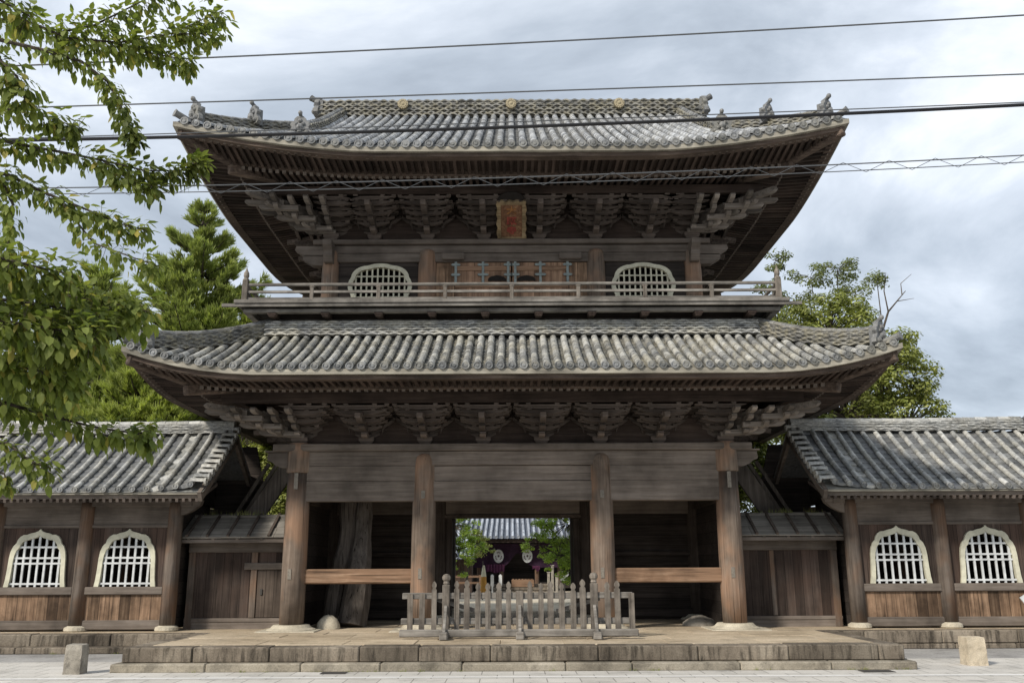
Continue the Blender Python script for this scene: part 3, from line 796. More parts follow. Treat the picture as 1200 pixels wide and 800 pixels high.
for sx in (-1, 1):
    b = MB()
    for z0, L in ((10.40, .62), (10.68, .85)):
        b.prism([(0, .3), (L, .3), (L + .03, .18), (L - .1, .1), (L - .25, .0), (0, .0)], lambda u, v, q: Vector((sx * (UX + .15 + u), UY + q, z0 + v)), -.13, .13)
        b.prism([(0, .3), (L * .7, .3), (L * .7, .16), (L * .5, 0), (0, .0)], lambda u, v, q: Vector((sx * UX + q, UY - .1 - u, z0 + v)), -.125, .125)
    part('beam_nose', b, W['beam'], gate)
    b = MB(); b.box(sx * UX - .04, sx * UX + .04, UY + .2, 2 * YC - UY - .1, 8.72, 10.5); part('upper_side_wall', b, W['wall'], gate)
# clouds-shaped windows with lattice
def lobe_outline(hw, hh, n=72):
    pts = []
    for i in range(n):
        a = 2 * math.pi * i / n
        r = .94 + .075 * abs(math.sin(a * 4 + math.pi / 2)) ** .5
        q = 2.4
        ca, sa = math.cos(a), math.sin(a)
        k = (abs(ca) ** q + abs(sa) ** q) ** (-1 / q)
        pts.append((hw * k * ca * r, hh * k * sa * r * (1.0 if sa > 0 else .98)))
    return pts
def span(outl, u):
    ys = []
    n = len(outl)
    for i in range(n):
        (a, b_), (c, d) = outl[i], outl[(i + 1) % n]
        if (a - u) * (c - u) <= 0 and a != c: ys.append(b_ + (d - b_) * (u - a) / (c - a))
    return (min(ys), max(ys)) if len(ys) > 1 else None
def rect_match(outl, x0, x1, z0, z1, cx, cz):
    out = []
    for u, v in outl:
        du, dv = u - cx, v - cz; s = 1e9
        if du > 1e-6: s = min(s, (x1 - cx) / du)
        if du < -1e-6: s = min(s, (x0 - cx) / du)
        if dv > 1e-6: s = min(s, (z1 - cz) / dv)
        if dv < -1e-6: s = min(s, (z0 - cz) / dv)
        out.append((cx + du * s, cz + dv * s))
    return out
for sx in (-1, 1):
    cx, cz = sx * 3.76, 9.78
    fn = lambda u, v, q: Vector((cx + u, UY + q, cz + v))
    o1 = lobe_outline(.90, .66); i1 = [(u * .87, v * .83) for u, v in o1]
    b = MB(); xl, xr = sorted((sx * 2.68 - cx, sx * 4.96 - cx))
    b.ring(rect_match(o1, xl, xr, 8.75 - cz, 10.5 - cz, 0, 0), [(u * .97, v * .97) for u, v in o1], fn, -.05, .05); part('upper_wall', b, W['wall'], gate)
    b = MB(); b.ring(o1, i1, fn, -.12, .04); win = part('lobed_window', b, CREAM, gate)
    b = MB()
    for i in range(10):
        u = -.70 + 1.40 * i / 9; s_ = span(i1, u)
        if s_: b.box(cx + u - .022, cx + u + .022, UY - .06, UY - .015, cz + s_[0] - .02, cz + s_[1] + .02)
    sw = [(v, u) for u, v in i1]
    for v in (-.32, -.12, .08, .30):
        s_ = span(sw, v)
        if s_: b.box(cx + s_[0] - .02, cx + s_[1] + .02, UY - .055, UY - .02, cz + v - .02, cz + v + .02)
    part('window_lattice', b, CREAM, win)
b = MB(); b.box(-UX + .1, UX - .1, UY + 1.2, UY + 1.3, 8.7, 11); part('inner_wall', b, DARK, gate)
# balcony doors
for sx in (-1, 1):
    b = MB(); xa, xb = sorted((sx * .02, sx * 1.62)); b.box(xa, xb, UY - .06, UY + .02, 8.8, 10.48)
    dr = part('balcony_door', b, W['door'], gate)
    b = MB()
    for z in (9.25, 9.8, 10.3): b.box(xa, xb, UY - .09, UY - .065, z - .07, z + .07, .008)
    part('door_rail', b, W['rail'], dr)
    b = MB()
    poly = [(-.26, 0), (-.25, .07), (-.18, .13), (0, .17), (.18, .13), (.25, .07), (.26, 0)]
    b.prism(poly, lambda u, v, q: Vector((sx * .42 + u, UY - .07 + q, 9.92 + v)), -.025, .0); part('arched_opening', b, DARK, dr)
    for x in (.10, .82, 1.60):
        b = MB(); b.box(sx * x - .035, sx * x + .035, UY - .115, UY - .095, 9.85, 10.52)
        for z in (10.1, 10.4): b.prism([(-.17, 0), (-.12, .035), (.12, .035), (.17, 0), (.12, -.035), (-.12, -.035)], lambda u, v, q, x=x, z=z: Vector((sx * x + u * (1 if x > .2 and x < 1.5 else .8), UY - .12 + q, z + v)), -.01, .012)
        part('door_hinge', b, VERDI, dr)
    b = MB(); xa, xb = sorted((sx * 1.64, sx * 2.2)); b.box(xa, xb, UY - .05, UY + .05, 8.8, 10.48); part('door_side_board', b, W['skirt'], gate)
    b = MB(); b.box(sx * 1.35, sx * 2.0, UY - .28, UY - .14, 10.52, 10.72, .03); part('hinge_block', b, W['beam'], gate)

# upper roof
rg = random.Random(12)
UD = YC - UY + 3.5
HU = Hip(8.7, UD, YC, 12.46, 4.68, UD, .93, .74, 5.2, 1.6)
tb, pb_, eb_ = MB(), MB(), MB(); GX = 6.1
tile_face(tb, pb_, eb_, HU, 'f', HU.W - .2, .30, lambda a: (UD - .1 if abs(a) <= GX + .3 else HU.W - abs(a) - .02), .095, rg=rg)
for f in 'lr': tile_face(tb, pb_, eb_, HU, f, HU.D - .2, .30, lambda a: min(2.8, HU.D - abs(a) - .02), .095, rg=rg)
for f in 'fb':
    pb_.grid(lambda u, v, f=f: HU.P(f, (2 * u - 1) * max(HU.W - v * UD, GX + .35), v * UD, -.045), 44, 14)
for f in 'lr': pb_.grid(lambda u, v, f=f: HU.P(f, (2 * u - 1) * (HU.D - v * 2.85), v * 2.85, -.045), 30, 6)
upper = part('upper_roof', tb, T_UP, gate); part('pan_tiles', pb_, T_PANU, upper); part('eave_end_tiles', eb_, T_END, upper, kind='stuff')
zg = HU.z('l', 0, 2.75)
for sx in (-1, 1):
    b = MB(); gh = UD - 2.75; b.prism([(-gh, zg - .1), (gh, zg - .1), (gh * .5, HU.z('f', 0, UD - gh * .5) - .1), (0, HU.z('f', 0, UD) - .1), (-gh * .5, HU.z('f', 0, UD - gh * .5) - .1)], lambda u, v, q: Vector((sx * (GX - .1) + q, YC + u, v)), -.05, .05)
    part('gable_wall', b, W['wall'], upper)
for sx in (-1, 1):
    for f in 'fb':
        b = MB()
        for i in range(10):
            d0, d1 = 2.6 + i * .45, 2.6 + (i + 1) * .45 + .02
            p, q = HU.P(f, 0, d0, -.22), HU.P(f, 0, min(d1, UD - .05), -.22); p.x = q.x = sx * (GX + .3); b.beam(p, q, .09, .34)
        part('bargeboard', b, W['fascia'], upper)
rb, rc = MB(), MB(); Z = HU.z('f', 0, UD) - .12
stack_ridge(rb, rc, [Vector((-6.65, YC, Z)), Vector((6.65, YC, Z))], .62, .63, 7, rg, capr=.12)
part('main_ridge', rb, T_RIDGE, upper); part('ridge_cap', rc, T_ORN, upper)
for sx in (-1, 1):
    ob = MB(); oni(ob, (sx * 6.7, YC, Z + .05), (sx, 0, 0), 1.2, False)
    ob.tube([(sx * 6.6, YC, Z + .76), (sx * 6.85, YC, Z + .79), (sx * 6.98, YC, Z + .87)], [.1, .1, .11], 9); part('ridge_end_tile', ob, T_ORN, upper)
    # descending ridge
    b, c = MB(), MB()
    ds = [1.75 + (UD - 1.85) * i / 12 for i in range(13)]
    pts = [HU.P('f', sx * 5.85, d, .03) for d in ds]
    stack_ridge(b, c, pts, .36, .30, 5, rg, capr=.09); part('descending_ridge', b, T_RIDGE, upper); part('ridge_cap', c, T_ORN, upper)
    ob = MB(); oni(ob, pts[0] + Vector((0, -.06, -.1)), (0, -1, 0), .92, True); part('ridge_end_tile', ob, T_ORN, upper)
    p2 = hip_ridge(HU, upper, .45, 2.7, .34, .26, 5, sx, -1, .8, T_RIDGE)
    ob = MB(); q = p2[6]; oni(ob, q + Vector((0, 0, .14)), (sx, -1, 0), .92); part('ridge_end_tile', ob, T_ORN, upper)
for x in (-3.72, 0, 3.72):
    b = MB(); K = 16; cz_, cy_ = Z + .42, YC - .36
    fn = lambda u, v, q: Vector((x + u, cy_ + q, cz_ + v))
    b.prism([(.19 * math.cos(2 * math.pi * i / 32) * (1 if i % 2 else .88), .19 * math.sin(2 * math.pi * i / 32) * (1 if i % 2 else .88)) for i in range(32)], fn, -.05, .05)
    b.blob((x, cy_ - .05, cz_), (.06, .03, .06), 8, 5)
    for i in range(12):
        a = 2 * math.pi * i / 12; b.blob((x + .12 * math.cos(a), cy_ - .05, cz_ + .12 * math.sin(a)), (.035, .02, .035), 6, 4)
    part('gold_crest', b, GOLD, upper)
corner_tip(HU, upper); finish_eaves(HU, 12.45, 3.5, upper)

# name plaque
pq = thing('name_plaque', 'tall gilded name board with red characters under the upper eaves', 'plaque', (0, UY - .1, 11.16))
pb, pt_ = Vector((0, UY - .12, 11.17)), Vector((0, UY - 1.34, 11.84))
du = (pt_ - pb); PLH = du.length; du.normalize(); pn = Vector((1, 0, 0)).cross(du)
if pn.y > 0: pn = -pn
fn = lambda u, v, q: pb + Vector((u, 0, 0)) + du * v + pn * q
PLW = .41
b = MB(); b.prism([(-.33, .07), (.33, .07), (.33, PLH - .07), (-.33, PLH - .07)], fn, -.02, .02)
GILT = wood('worn_gilding', (.09, .042, .026), (.20, .105, .06), (.36, .24, .13), 'z', vary=.1, blotch=3)
board = part('plaque_board', b, GILT, pq)
oo, ii = [], []
n = 14
for (a, c) in (((-1, 0), (1, 0)), ((1, 0), (1, 1)), ((1, 1), (-1, 1)), ((-1, 1), (-1, 0))):
    for i in range(n):
        t = i / n; u = a[0] + (c[0] - a[0]) * t; v = a[1] + (c[1] - a[1]) * t; wv = .02 * math.sin(i * 1.8)
        oo.append((u * (PLW + wv), v * PLH + (wv if v in (0, 1) else 0))); ii.append((u * .30, .1 + v * (PLH - .2)))
b = MB(); b.ring(oo, ii, fn, -.03, .06); part('plaque_frame', b, wood('gilt_frame', (.12, .08, .045), (.27, .20, .115), (.43, .35, .22), 'x', vary=.1, blotch=4), pq)
b = MB(); b.prism([(.38 * math.cos(math.pi * i / 10), PLH - .02 + .3 * math.sin(math.pi * i / 10)) for i in range(11)], fn, -.06, -.03); part('plaque_backing', b, DARK, pq)
REDP = plain('red_lacquer', (.30, .065, .05), .7, .3); BRN = plain('brown_gilt', (.34, .16, .06), .6, .3)
for ch, v, m in (('大', .76, BRN), ('願', .49, REDP), ('寺', .24, REDP)):
    cu = bpy.data.curves.new('character', 'FONT'); cu.body = ch; cu.size = .29; cu.align_x = 'CENTER'; cu.align_y = 'CENTER'; cu.extrude = .012; cu.offset = .006
    o = bpy.data.objects.new('character', cu); C.objects.link(o); o.data.materials.append(m); o.parent = pq
    R = Matrix((Vector((1, 0, 0)), du, pn)).transposed().to_4x4()
    bpy.context.view_layer.update(); me = bpy.data.meshes.new_from_object(o.evaluated_get(bpy.context.evaluated_depsgraph_get()))
    bpy.data.objects.remove(o); o = bpy.data.objects.new('character', me); C.objects.link(o); o.parent = pq
    o.matrix_local = Matrix.Translation(fn(0, v * PLH, .03) - WL[pq.name]) @ R

# ------------------------------------------------------------------ side wings
def bell_outline(hw, h):
    half = [(1.0, 0), (.965, .12), (.94, .3), (.925, .5), (.895, .62), (.83, .715), (.735, .77), (.705, .83), (.63, .885), (.52, .92), (.41, .922), (.31, .945), (.16, .962), (.06, .985), (0, 1.02)]
    return [(u * hw, v * h) for u, v in half] + [(-u * hw, v * h) for u, v in reversed(half[:-1])]
def wing(s):
    side = 'left' if s < 0 else 'right'
    lab = 'low tiled side wing with two bell-shaped windows, half behind the leafy branches' if s < 0 else 'low tiled side wing with two bell-shaped windows beside the pale granite bollard'
    g = thing('side_wing', lab, 'building', (s * 11.4, 2.0, .42), 'tiled wings flanking the gate')
    X = lambda x: s * x
    rgw = random.Random(20 + (s > 0))
    x0, x1, yf, yr, ybk = 7.92, 14.95, -.8, 1.9, 4.6
    z0, zr = 3.95, 5.78
    def zz(d):
        t = d / (yr - yf); return z0 + (zr - z0) * (.8 * t + .2 * t * t)
    tb, pb_, eb_ = MB(), MB(), MB(); sp = .37
    n = int((x1 - x0 - .5) / sp)
    wide = 2
    xs = [x0 + .35 + i * sp for i in range(n + 1)]
    for i, x in enumerate(xs):
        rr = .072
        up = .12 * max(0, 1 - i / 5.0) ** 2
        def Pd(d, x=x, up=up): return Vector((X(x), yf + d, zz(d) + up))
        cover_row(tb, Pd, Vector((1, 0, 0)), Vector((0, -1, 0)), 0, yr - yf - .05, rr, .33, rgw, eb=eb_)
        if i < n:
            upn = .12 * max(0, 1 - (i + 1) / 5.0) ** 2
            pan_channel(pb_ if i != wide else tb, lambda u, d, x=x, up=up, upn=upn: Vector((X(x + u * sp), yf + d, zz(d) + up + (upn - up) * u)), sp, Vector((0, -1, 0)), .03, yr - yf, .25 if i != wide else .27, .035 if i != wide else .055, .03 if i != wide else .05, rg=rgw)
    # verge: short cover tiles pointing outwards along both gable edges
    for xe, o in ((x0, -1), (x1, 1)):
        for i in range(11):
            d = .08 + i * .25; upv = .13 if o < 0 else 0
            p = lambda q, d=d, upv=upv: Vector((X(xe - o * q), yf + d, zz(d) + upv + .02 + q * .05))
            cover_row(tb, p, Vector((0, 1, 0)), Vector((s * o, 0, 0)), 0, .36, .09, .36, rgw)
    decks = []
    for y0, y1 in ((yf, yr), (ybk, yr)):
        dk = MB(); dk.grid(lambda u, v, y0=y0, y1=y1: Vector((X(x0 + .02 + u * (x1 - x0 - .04)), y0 + (y1 - y0) * v, zz(v * (yr - yf)) - .05)), 8, 8); decks.append(dk) if y0 > 1 else tb.add(dk.v, dk.f)
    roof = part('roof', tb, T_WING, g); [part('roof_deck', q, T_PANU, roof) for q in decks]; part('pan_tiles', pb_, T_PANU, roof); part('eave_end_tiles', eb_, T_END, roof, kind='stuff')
    rb, rc = MB(), MB()
    stack_ridge(rb, rc, [Vector((X(x0 + .15), yr, zr)), Vector((X(11.4), yr, zr - .02)), Vector((X(x1 - .15), yr, zr + .03))], .36, .30, 6, rgw, capr=.085, arch=.3)
    part('roof_ridge', rb, T_WING, roof); part('ridge_cap', rc, T_WING, roof)
    ob = MB(); oni(ob, (X(x1 - .05), yr, zr - .05), (s, 0, 0), .62); part('ridge_end_tile', ob, T_ORN, roof)
    b = MB()
    b.box(X(x0 + .06), X(x1 - .06), yf + .03, yf + .3, z0 - .10, z0 - .045)
    part('eave_board', b, W['lip'], roof)
    b = MB()
    b.box(X(x0 + .1), X(x1 - .1), yf + .12, yf + .28, z0 - .2, z0 - .103)
    for xe in (x0 + .1, x1 - .1):
        for y0, y1 in ((yf + .02, yr), (ybk, yr)):
            b.beam((X(xe), y0, z0 - .17), (X(xe), y1, zr - .17), .1, .26)
    part('bargeboard', b, W['beam'], roof)
    b = MB(); nr = int((x1 - x0 - .4) / .17)
    for i in range(nr + 1):
        x = x0 + .2 + i * .17
        b.beam((X(x), yf + .1, z0 - .25), (X(x), .75, z0 + .28), .07, .085)
    part('rafters', b, W['bracket'], roof, kind='stuff')
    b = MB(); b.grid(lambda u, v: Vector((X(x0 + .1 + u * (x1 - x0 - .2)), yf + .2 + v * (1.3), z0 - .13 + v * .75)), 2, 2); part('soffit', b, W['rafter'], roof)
    # timber frame
    PY = .5
    posts = [9.05, 11.42, 13.79]
    for x in posts:
        b = MB(); b.lathe([(.2, .56), (.2, 1.5), (.19, 3.5), (.19, 3.72)], (X(x), PY, 0), 18); po = part('post', b, W['post'], g, True)
        b = MB(); b.lathe([(.26, .40), (.3, .45), (.29, .52), (.2, .565)], (X(x), PY, 0), 18); part('base_stone', b, BASE, po)
        b = MB(); b.lathe([(.19, .4), (.19, 3.7)], (X(x), 3.3, 0), 10); part('post', b, W['post'], g, True)
    b = MB(); b.box(X(8.6), X(14.3), PY - .13, PY + .13, 3.62, 3.80, .015); b.prism([(0, .18), (.55, .18), (.5, .05), (.3, -.1), (.1, -.2), (0, -.22)], lambda u, v, q: Vector((X(8.9 - u), PY + q, 3.6 + v)), -.1, .1)
    part('head_beam', b, W['beam'], g)
    b = MB(); b.box(X(9.2), X(13.7), PY - .03, PY + .05, 3.13, 3.62); part('frieze_board', b, W['beam'], g)
    b = MB(); b.box(X(9.2), X(13.7), PY - .07, PY + .07, 3.06, 3.14, .01); part('upper_rail', b, W['beam'], g)
    for xa, xb in ((9.2, 11.26), (11.58, 13.64)):
        b = MB(); b.box(X(xa), X(xb), PY - .12, PY + .08, 1.34, 1.54, .02); part('sill_beam', b, W['beam'], g)
        b = MB(); b.box(X(xa), X(xb), PY - .04, PY + .04, .70, 1.34); part('skirt_board', b, W['skirt'], g)
        b = MB(); b.box(X(xa), X(xb), PY - .09, PY + .09, .46, .70, .02); part('ground_sill', b, W['beam'], g)
        cx = (xa + xb) / 2
        o1 = bell_outline(.81, 1.46); i1 = [(u * .85, v * .895) for u, v in o1]
        fn = lambda u, v, q: Vector((X(cx) + u, PY + q, 1.545 + v))
        b = MB(); b.ring(o1, i1, fn, -.09, .04, closed=False); win = part('bell_window', b, CREAM, g)
        rm = rect_match(o1, -(xb - xa) / 2, (xb - xa) / 2, 0, 1.52, 0, 0.0)
        rm[0] = ((xb - xa) / 2, 0); rm[-1] = (-(xb - xa) / 2, 0)
        b = MB(); b.ring(rm, [(u * .97, v * .985) for u, v in o1], fn, -.02, .05, closed=False); part('wall_panel', b, W['wallv'], g)
        b = MB(); closed = i1 + [(-i1[0][0], 0)]
        for i in range(7):
            u = -.57 + 1.14 * i / 6; sp_ = span(i1 + [i1[0]], u)
            if sp_: b.box(X(cx) + u - .027, X(cx) + u + .027, PY - .05, PY - .01, 1.545, 1.545 + sp_[1] + .02)
        sw = [(v, u) for u, v in i1]
        for v in (.08, .60, .74, 1.02):
            sp_ = span(sw, v)
            if sp_: b.box(X(cx) + sp_[0] - .02, X(cx) + sp_[1] + .02, PY - .055, PY - .015, 1.545 + v - .024, 1.545 + v + .024)
        part('window_bars', b, WHITEB, win)
    # gable ends and back wall with open windows
    for xe in (9.05, 13.79):
        b = MB(); b.box(X(xe) - .04, X(xe) + .04, PY + .2, 3.1, .46, 3.8)
        b.prism([(-.9, 3.75), (4.3, 3.75), (1.9, 5.5)], lambda u, v, q: Vector((X(xe) + q, u if u > -.5 else -.5, v)), -.04, .04)
        part('gable_wall', b, W['wall'], g)
    b = MB()
    for xa, xb in ((9.2, 9.9), (10.7, 12.2), (13.0, 13.7)): b.box(X(xa), X(xb), 3.26, 3.34, .46, 3.8)
    b.box(X(9.2), X(13.7), 3.25, 3.335, .46, 1.5); b.box(X(9.2), X(13.7), 3.25, 3.335, 2.9, 3.8)
    part('back_wall', b, W['wall'], g)
    b = MB(); b.prism([(7.55, .42), (9.0, .42), (9.0, 5.6), (7.85, 5.6), (7.55, 4.4)], lambda u, v, q: Vector((X(u), 3.45 + q, v)), 0, .08); part('stair_wall', b, W['wall'], g)
    return g
wing(-1); wing(1)

# ------------------------------------------------------------------ linking plank walls
GREYP = wood('grey_roof_planks', (.12, .11, .095), (.21, .195, .17), (.30, .28, .25), 'x', vary=.2)
for s in (-1, 1):
    lab = 'plank wall with small low door and board roof, left of the gate' if s < 0 else 'plain plank wall with board roof and no door, right of the gate'
    g = thing('plank_wall', lab, 'wall', (s * 7.4, 1.2, .42), 'plank walls linking gate and wings')
    X = lambda x: s * x
    xa, xb, Y = 5.95, 8.85, 1.2
    b = MB(); b.box(X(xa), X(xb), Y - .03, Y + .04, .62, 2.45); b.box(X(xa - .15), X(xb), Y - .02, Y + .03, 2.685, 3.09); part('boarding', b, W['wallv'], g)
    b = MB(); b.box(X(xa), X(xb), Y - .1, Y + .1, 2.42, 2.68, .015); b.box(X(xa), X(xb), Y - .08, Y + .08, .60, .70, .01); b.box(X(xa), X(xb), Y - .06, Y + .06, .42, .598); part('frame_beam', b, W['beam'], g)
    b = MB(); b.box(X(xb - .02), X(xb - .2), Y - .09, Y + .09, .42, 2.42, .01)
    if s < 0: b.box(X(6.95), X(7.12), Y - .09, Y + .09, .71, 2.42, .01)
    else: b.box(X(7.0), X(7.12), Y - .05, Y + .09, .71, 2.42, .01)
    part('wall_post', b, W['post'], g)
    if s < 0:
        b = MB(); b.box(X(5.98), X(7.3), Y - .13, Y + .02, 1.96, 2.14, .015); part('door_lintel', b, W['beam'], g)
        b = MB(); b.box(X(6.0), X(6.93), Y - .06, Y - .035, .72, 1.95); d = part('low_door', b, wood('low_door_boards', (.05, .038, .03), (.09, .07, .056), (.14, .11, .088), 'z', plank=(0, .23), vary=.15), g)
        b = MB(); b.box(X(6.84), X(6.78), Y - .09, Y - .062, 1.3, 1.45); part('handle', b, IRON, d)
    b = MB(); rgp = random.Random(5)
    p0, p1 = Vector((0, .58, 2.80)), Vector((0, 1.62, 3.42))
    nseg = 3
    for i in range(nseg):
        a, c = p0.lerp(p1, i / nseg), p0.lerp(p1, (i + 1) / nseg + .04)
        x = xa - .2
        while x < xb + .05:
            l = rgp.uniform(.55, .75); l = min(l, xb + .1 - x)
            j = rgp.uniform(-.006, .006); m = (a + c) / 2
            dv = (c - a); Lh = dv.length; an = math.atan2(dv.z, dv.y)
            b.obox(Vector((X(x + l / 2), m.y, m.z + j + .0)), (l - .008, Lh, .035), Matrix.Rotation(an + .03, 3, 'X')); x += l
    b.box(X(xa - .2), X(xb + .05), 1.5, 1.75, 3.36, 3.44, .01)
    rf = part('board_roof', b, GREYP, g)
    b = MB()
    for i in range(6):
        x = 6.0 + i * .55; b.beam((X(x), .56, 2.845), (X(x), 1.62, 3.475), .07, .05)
    part('roof_batten', b, W['beam_y'], rf)
    b = MB(); b.box(X(xa - .2), X(xb + .05), .62, .74, 2.66, 2.76, .01)
    for i in range(5): b.beam((X(6.1 + i * .65), .62, 2.72), (X(6.1 + i * .65), 1.6, 3.26), .08, .1)
    part('roof_bearer', b, W['beam'], rf)
    b = MB()
    rgg = random.Random(31 + s)
    for i in range(90):
        x = xa + .3 + rgg.choice((.9, 1.3, 1.45, 2.1)) + rgg.gauss(0, .12); y = 1.55 + rgg.uniform(-.1, .1)
        h = rgg.uniform(.06, .17); q = rgg.uniform(-.06, .06)
        b.add([(X(x) - .006, y, 3.44), (X(x) + .006, y, 3.44), (X(x) + q, y + rgg.uniform(-.05, .05), 3.44 + h)], [(0, 1, 2)])
    gr = part('grass', b, leaf_mat('dry_grass', (.16, .2, .05), (.25, .26, .09), (.4, .36, .15)), None); gr['kind'] = 'stuff'; gr['label'] = 'grass tufts growing along the board roof ridge'
    # raking props behind the wall
    b = MB(); b.beam((X(6.45), 2.3, 5.0), (X(8.75), 2.3, 1.4), .12, .5, .02); pr = tag(part('raking_prop', b, W['old']), 'broad slanting plank propping the gate ' + ('behind the wall with the small door' if s < 0 else 'behind the wall without a door'), 'prop', 'slanting props beside the gate')
    for k in range(2):
        b = MB(); b.beam((X(6.95 + k * .25), 2.6, 5.0), (X(9.0 + k * .25) if False else X(8.6 + k * .25), 2.6, 2.2), .09, .10); tag(part('raking_pole', b, W['old']), 'thin slanting pole, ' + ('inner' if k == 0 else 'outer') + ' of two beside the ' + ('left' if s < 0 else 'right') + ' prop', 'pole', 'slanting props beside the gate')

# ------------------------------------------------------------------ leaning old timber and stones
b = MB(); rgt = random.Random(8)
for (pt, r0, r1) in (((at(412, 560, 2.0), at(405, 640, 1.9), at(388, 715, 1.8)), .26, .22), ((at(428, 560, 2.2), at(424, 650, 1.75), at(413, 733, 1.3)), .2, .40)):
    pts = []
    for i in range(9):
        t = i / 8; q = pt[0].lerp(pt[1], t * 2) if t < .5 else pt[1].lerp(pt[2], t * 2 - 1)
        pts.append(q + Vector((rgt.uniform(-.03, .03), rgt.uniform(-.03, .03), 0)))
    pts[-1].z = .46
    b.tube(pts, [(r0 + (r1 - r0) * i / 8) * rgt.uniform(.88, 1.1) for i in range(9)], 9)
tag(part('leaning_timber', b, W['old']), 'huge weathered forked old timber leaning in the dark left bay', 'timber')
b = MB(); p = at(385, 728, .6); b.blob((p.x, p.y, .45), (.33, .25, .36), 12, 8, .05, rgt); tag(part('boulder', b, BASE, None, True), 'pale rounded boulder at the foot of the left bay', 'rock')
b = MB(); p = at(820, 730, 1.4); b.blob((p.x, p.y, .42), (.5, .4, .28), 12, 8, .06, rgt); tag(part('boulder', b, GREYST, None, True), 'low dark boulder in the shadow of the right bay', 'rock')

# ------------------------------------------------------------------ picket barrier
fence = thing('picket_barrier', 'grey weathered picket barrier with knobbed posts closing the gateway', 'fence', (.05, -2.6, .45))
FY = -2.55
b = MB(); b.box(-2.55, 2.75, FY - .03, FY + .03, 1.30, 1.44, .012); part('rail', b, W['greyx'], fence)
b = MB(); b.box(-2.57, 2.77, FY - .03, FY + .03, .74, .88, .012); part('rail', b, W['greyx'], fence)
b = MB(); b.box(-2.55, 2.8, FY - .50, FY - .38, .50, .66, .02); part('ground_beam', b, W['greyx'], fence)
fx = lambda px: (px - 600) / FPX * 21.15
rgf = random.Random(9)
pk = [483, 496.5, 510, 536, 547, 559.5, 571.5, 583, 595, 619.5, 632, 643, 655.5, 668, 680, 707.5, 719, 734.5]
for px in pk:
    x = fx(px) + rgf.uniform(-.01, .01); flat = px in (483, 496.5, 734.5)
    zt = 1.42 if flat else rgf.uniform(1.60, 1.68); wd = rgf.uniform(.115, .14)
    b = MB(); ln = rgf.uniform(-.012, .012)
    prof = [(-wd / 2, .58 + rgf.uniform(-.03, .02)), (wd / 2, .58), (wd / 2 + ln, zt - .14)]
    prof += [(wd / 2 + ln, zt)] if flat else [(wd * .3 + ln, zt - .12), (wd * .3 + ln, zt - .1), (wd * .48 + ln, zt - .06), (wd * .42 + ln, zt - .01), (wd * .15 + ln, zt + .04), (ln, zt + .05), (-wd * .15 + ln, zt + .04), (-wd * .42 + ln, zt - .01), (-wd * .48 + ln, zt - .06), (-wd * .3 + ln, zt - .1), (-wd * .3 + ln, zt - .12)]
    prof += [(-wd / 2 + ln, zt)] if flat else [(-wd / 2 + ln, zt - .14)]
    b.prism(prof, lambda u, v, q: Vector((x + u, FY - .032 + q, v)), -.035, 0); part('picket', b, W['grey'], fence)
for px, h in ((523.5, 1.66), (607.5, 1.52), (692.5, 1.68)):
    x = fx(px); b = MB(); b.box(x - .085, x + .085, FY - .085, FY + .07, .47, h - .04, .012)
    if h > 1.6:
        b.lathe([(.055, h - .04), (.075, h - .01), (.06, h + .03), (.095, h + .08), (.1, h + .13), (.07, h + .18), (.02, h + .2)], (x, FY, 0), 10)
    po = part('post', b, W['grey'], fence)
    b = MB(); b.box(x - .095, x + .095, FY - .72, FY + .45, .45, .55, .015); b.box(x - .09, x + .09, FY - .80, FY - .60, .453, .62, .02); b.beam((x, FY - .62, .58), (x, FY - .08, 1.15), .07, .07, .01, (1, 0, 0)); part('foot', b, W['greyx'], po)
for s in (-1, 1):
    b = MB(); b.beam((s * 1.55 + .1, FY + .06, .66), (s * .55 + .1, FY + .06, 1.34), .06, .09, 0, (0, 1, 0)) if False else b.beam((s * .9 + .1, FY + .07, 1.02), (s * 1.9 + .1, FY + .07, 1.30), .09, .05, 0, (0, 1, 0)); part('brace', b, W['greyx'], fence)

# ------------------------------------------------------------------ bollards and sign
def bollard(x, y, wd, h, mat, label, seed):
    r = random.Random(seed); b = MB(); n = 7
    for i in range(n):
        pass
    vs = []; m = 5
    b = MB()
    import itertools
    K = 6
    def P(u, v): return (u, v)
    rings = []
    for k in range(K + 1):
        z = h * k / K
        ring = []
        for e_ in range(4):
            for i in range(m):
                t = -1 + 2 * i / m
                q = ((t, -1), (1, t), (-t, 1), (-1, -t))[e_]
                j = r.uniform(-.006, .006)
                tp = 1 - .05 * (k / K) - (.03 if k == K else 0)
                ring.append((x + q[0] * wd / 2 * tp + j, y + q[1] * wd / 2 * tp + r.uniform(-.006, .006), z - .02 + (r.uniform(-.01, .01) if k == K else 0)))
        rings.append(ring)
    n = 4 * m
    b.add([p for rr in rings for p in rr], [(k * n + i, k * n + (i + 1) % n, (k + 1) * n + (i + 1) % n, (k + 1) * n + i) for k in range(K) for i in range(n)] + [tuple(K * n + i for i in range(n))])
    return tag(part('stone_bollard', b, mat), label, 'bollard', 'stone bollards on the street side')
pL, pR = at(88, 785, -5.1), at(1147, 775, -4.4)
bollard(pL.x, -5.1, .34, .57, GREYST, 'squat grey stone bollard by the platform left corner', 1)
bollard(pR.x, -4.2, .40, .57, BEIGEST, 'squat pale beige rough stone bollard near the right wing', 2)
sg = thing('leaning_board', 'white board leaning at the right wing wall, cut by the photo edge', 'board', (13.45, -.05, .42))
b = MB(); b.obox((13.66, .05, .95), (.75, .03, .95), Matrix.Rotation(R_(-16), 3, 'X') @ Matrix.Rotation(R_(-28), 3, 'Y')); part('panel', b, WHITEB, sg)
b = MB(); b.beam((13.3, .1, .43), (13.3, .22, 1.0), .04, .04); part('stay', b, IRON, sg)

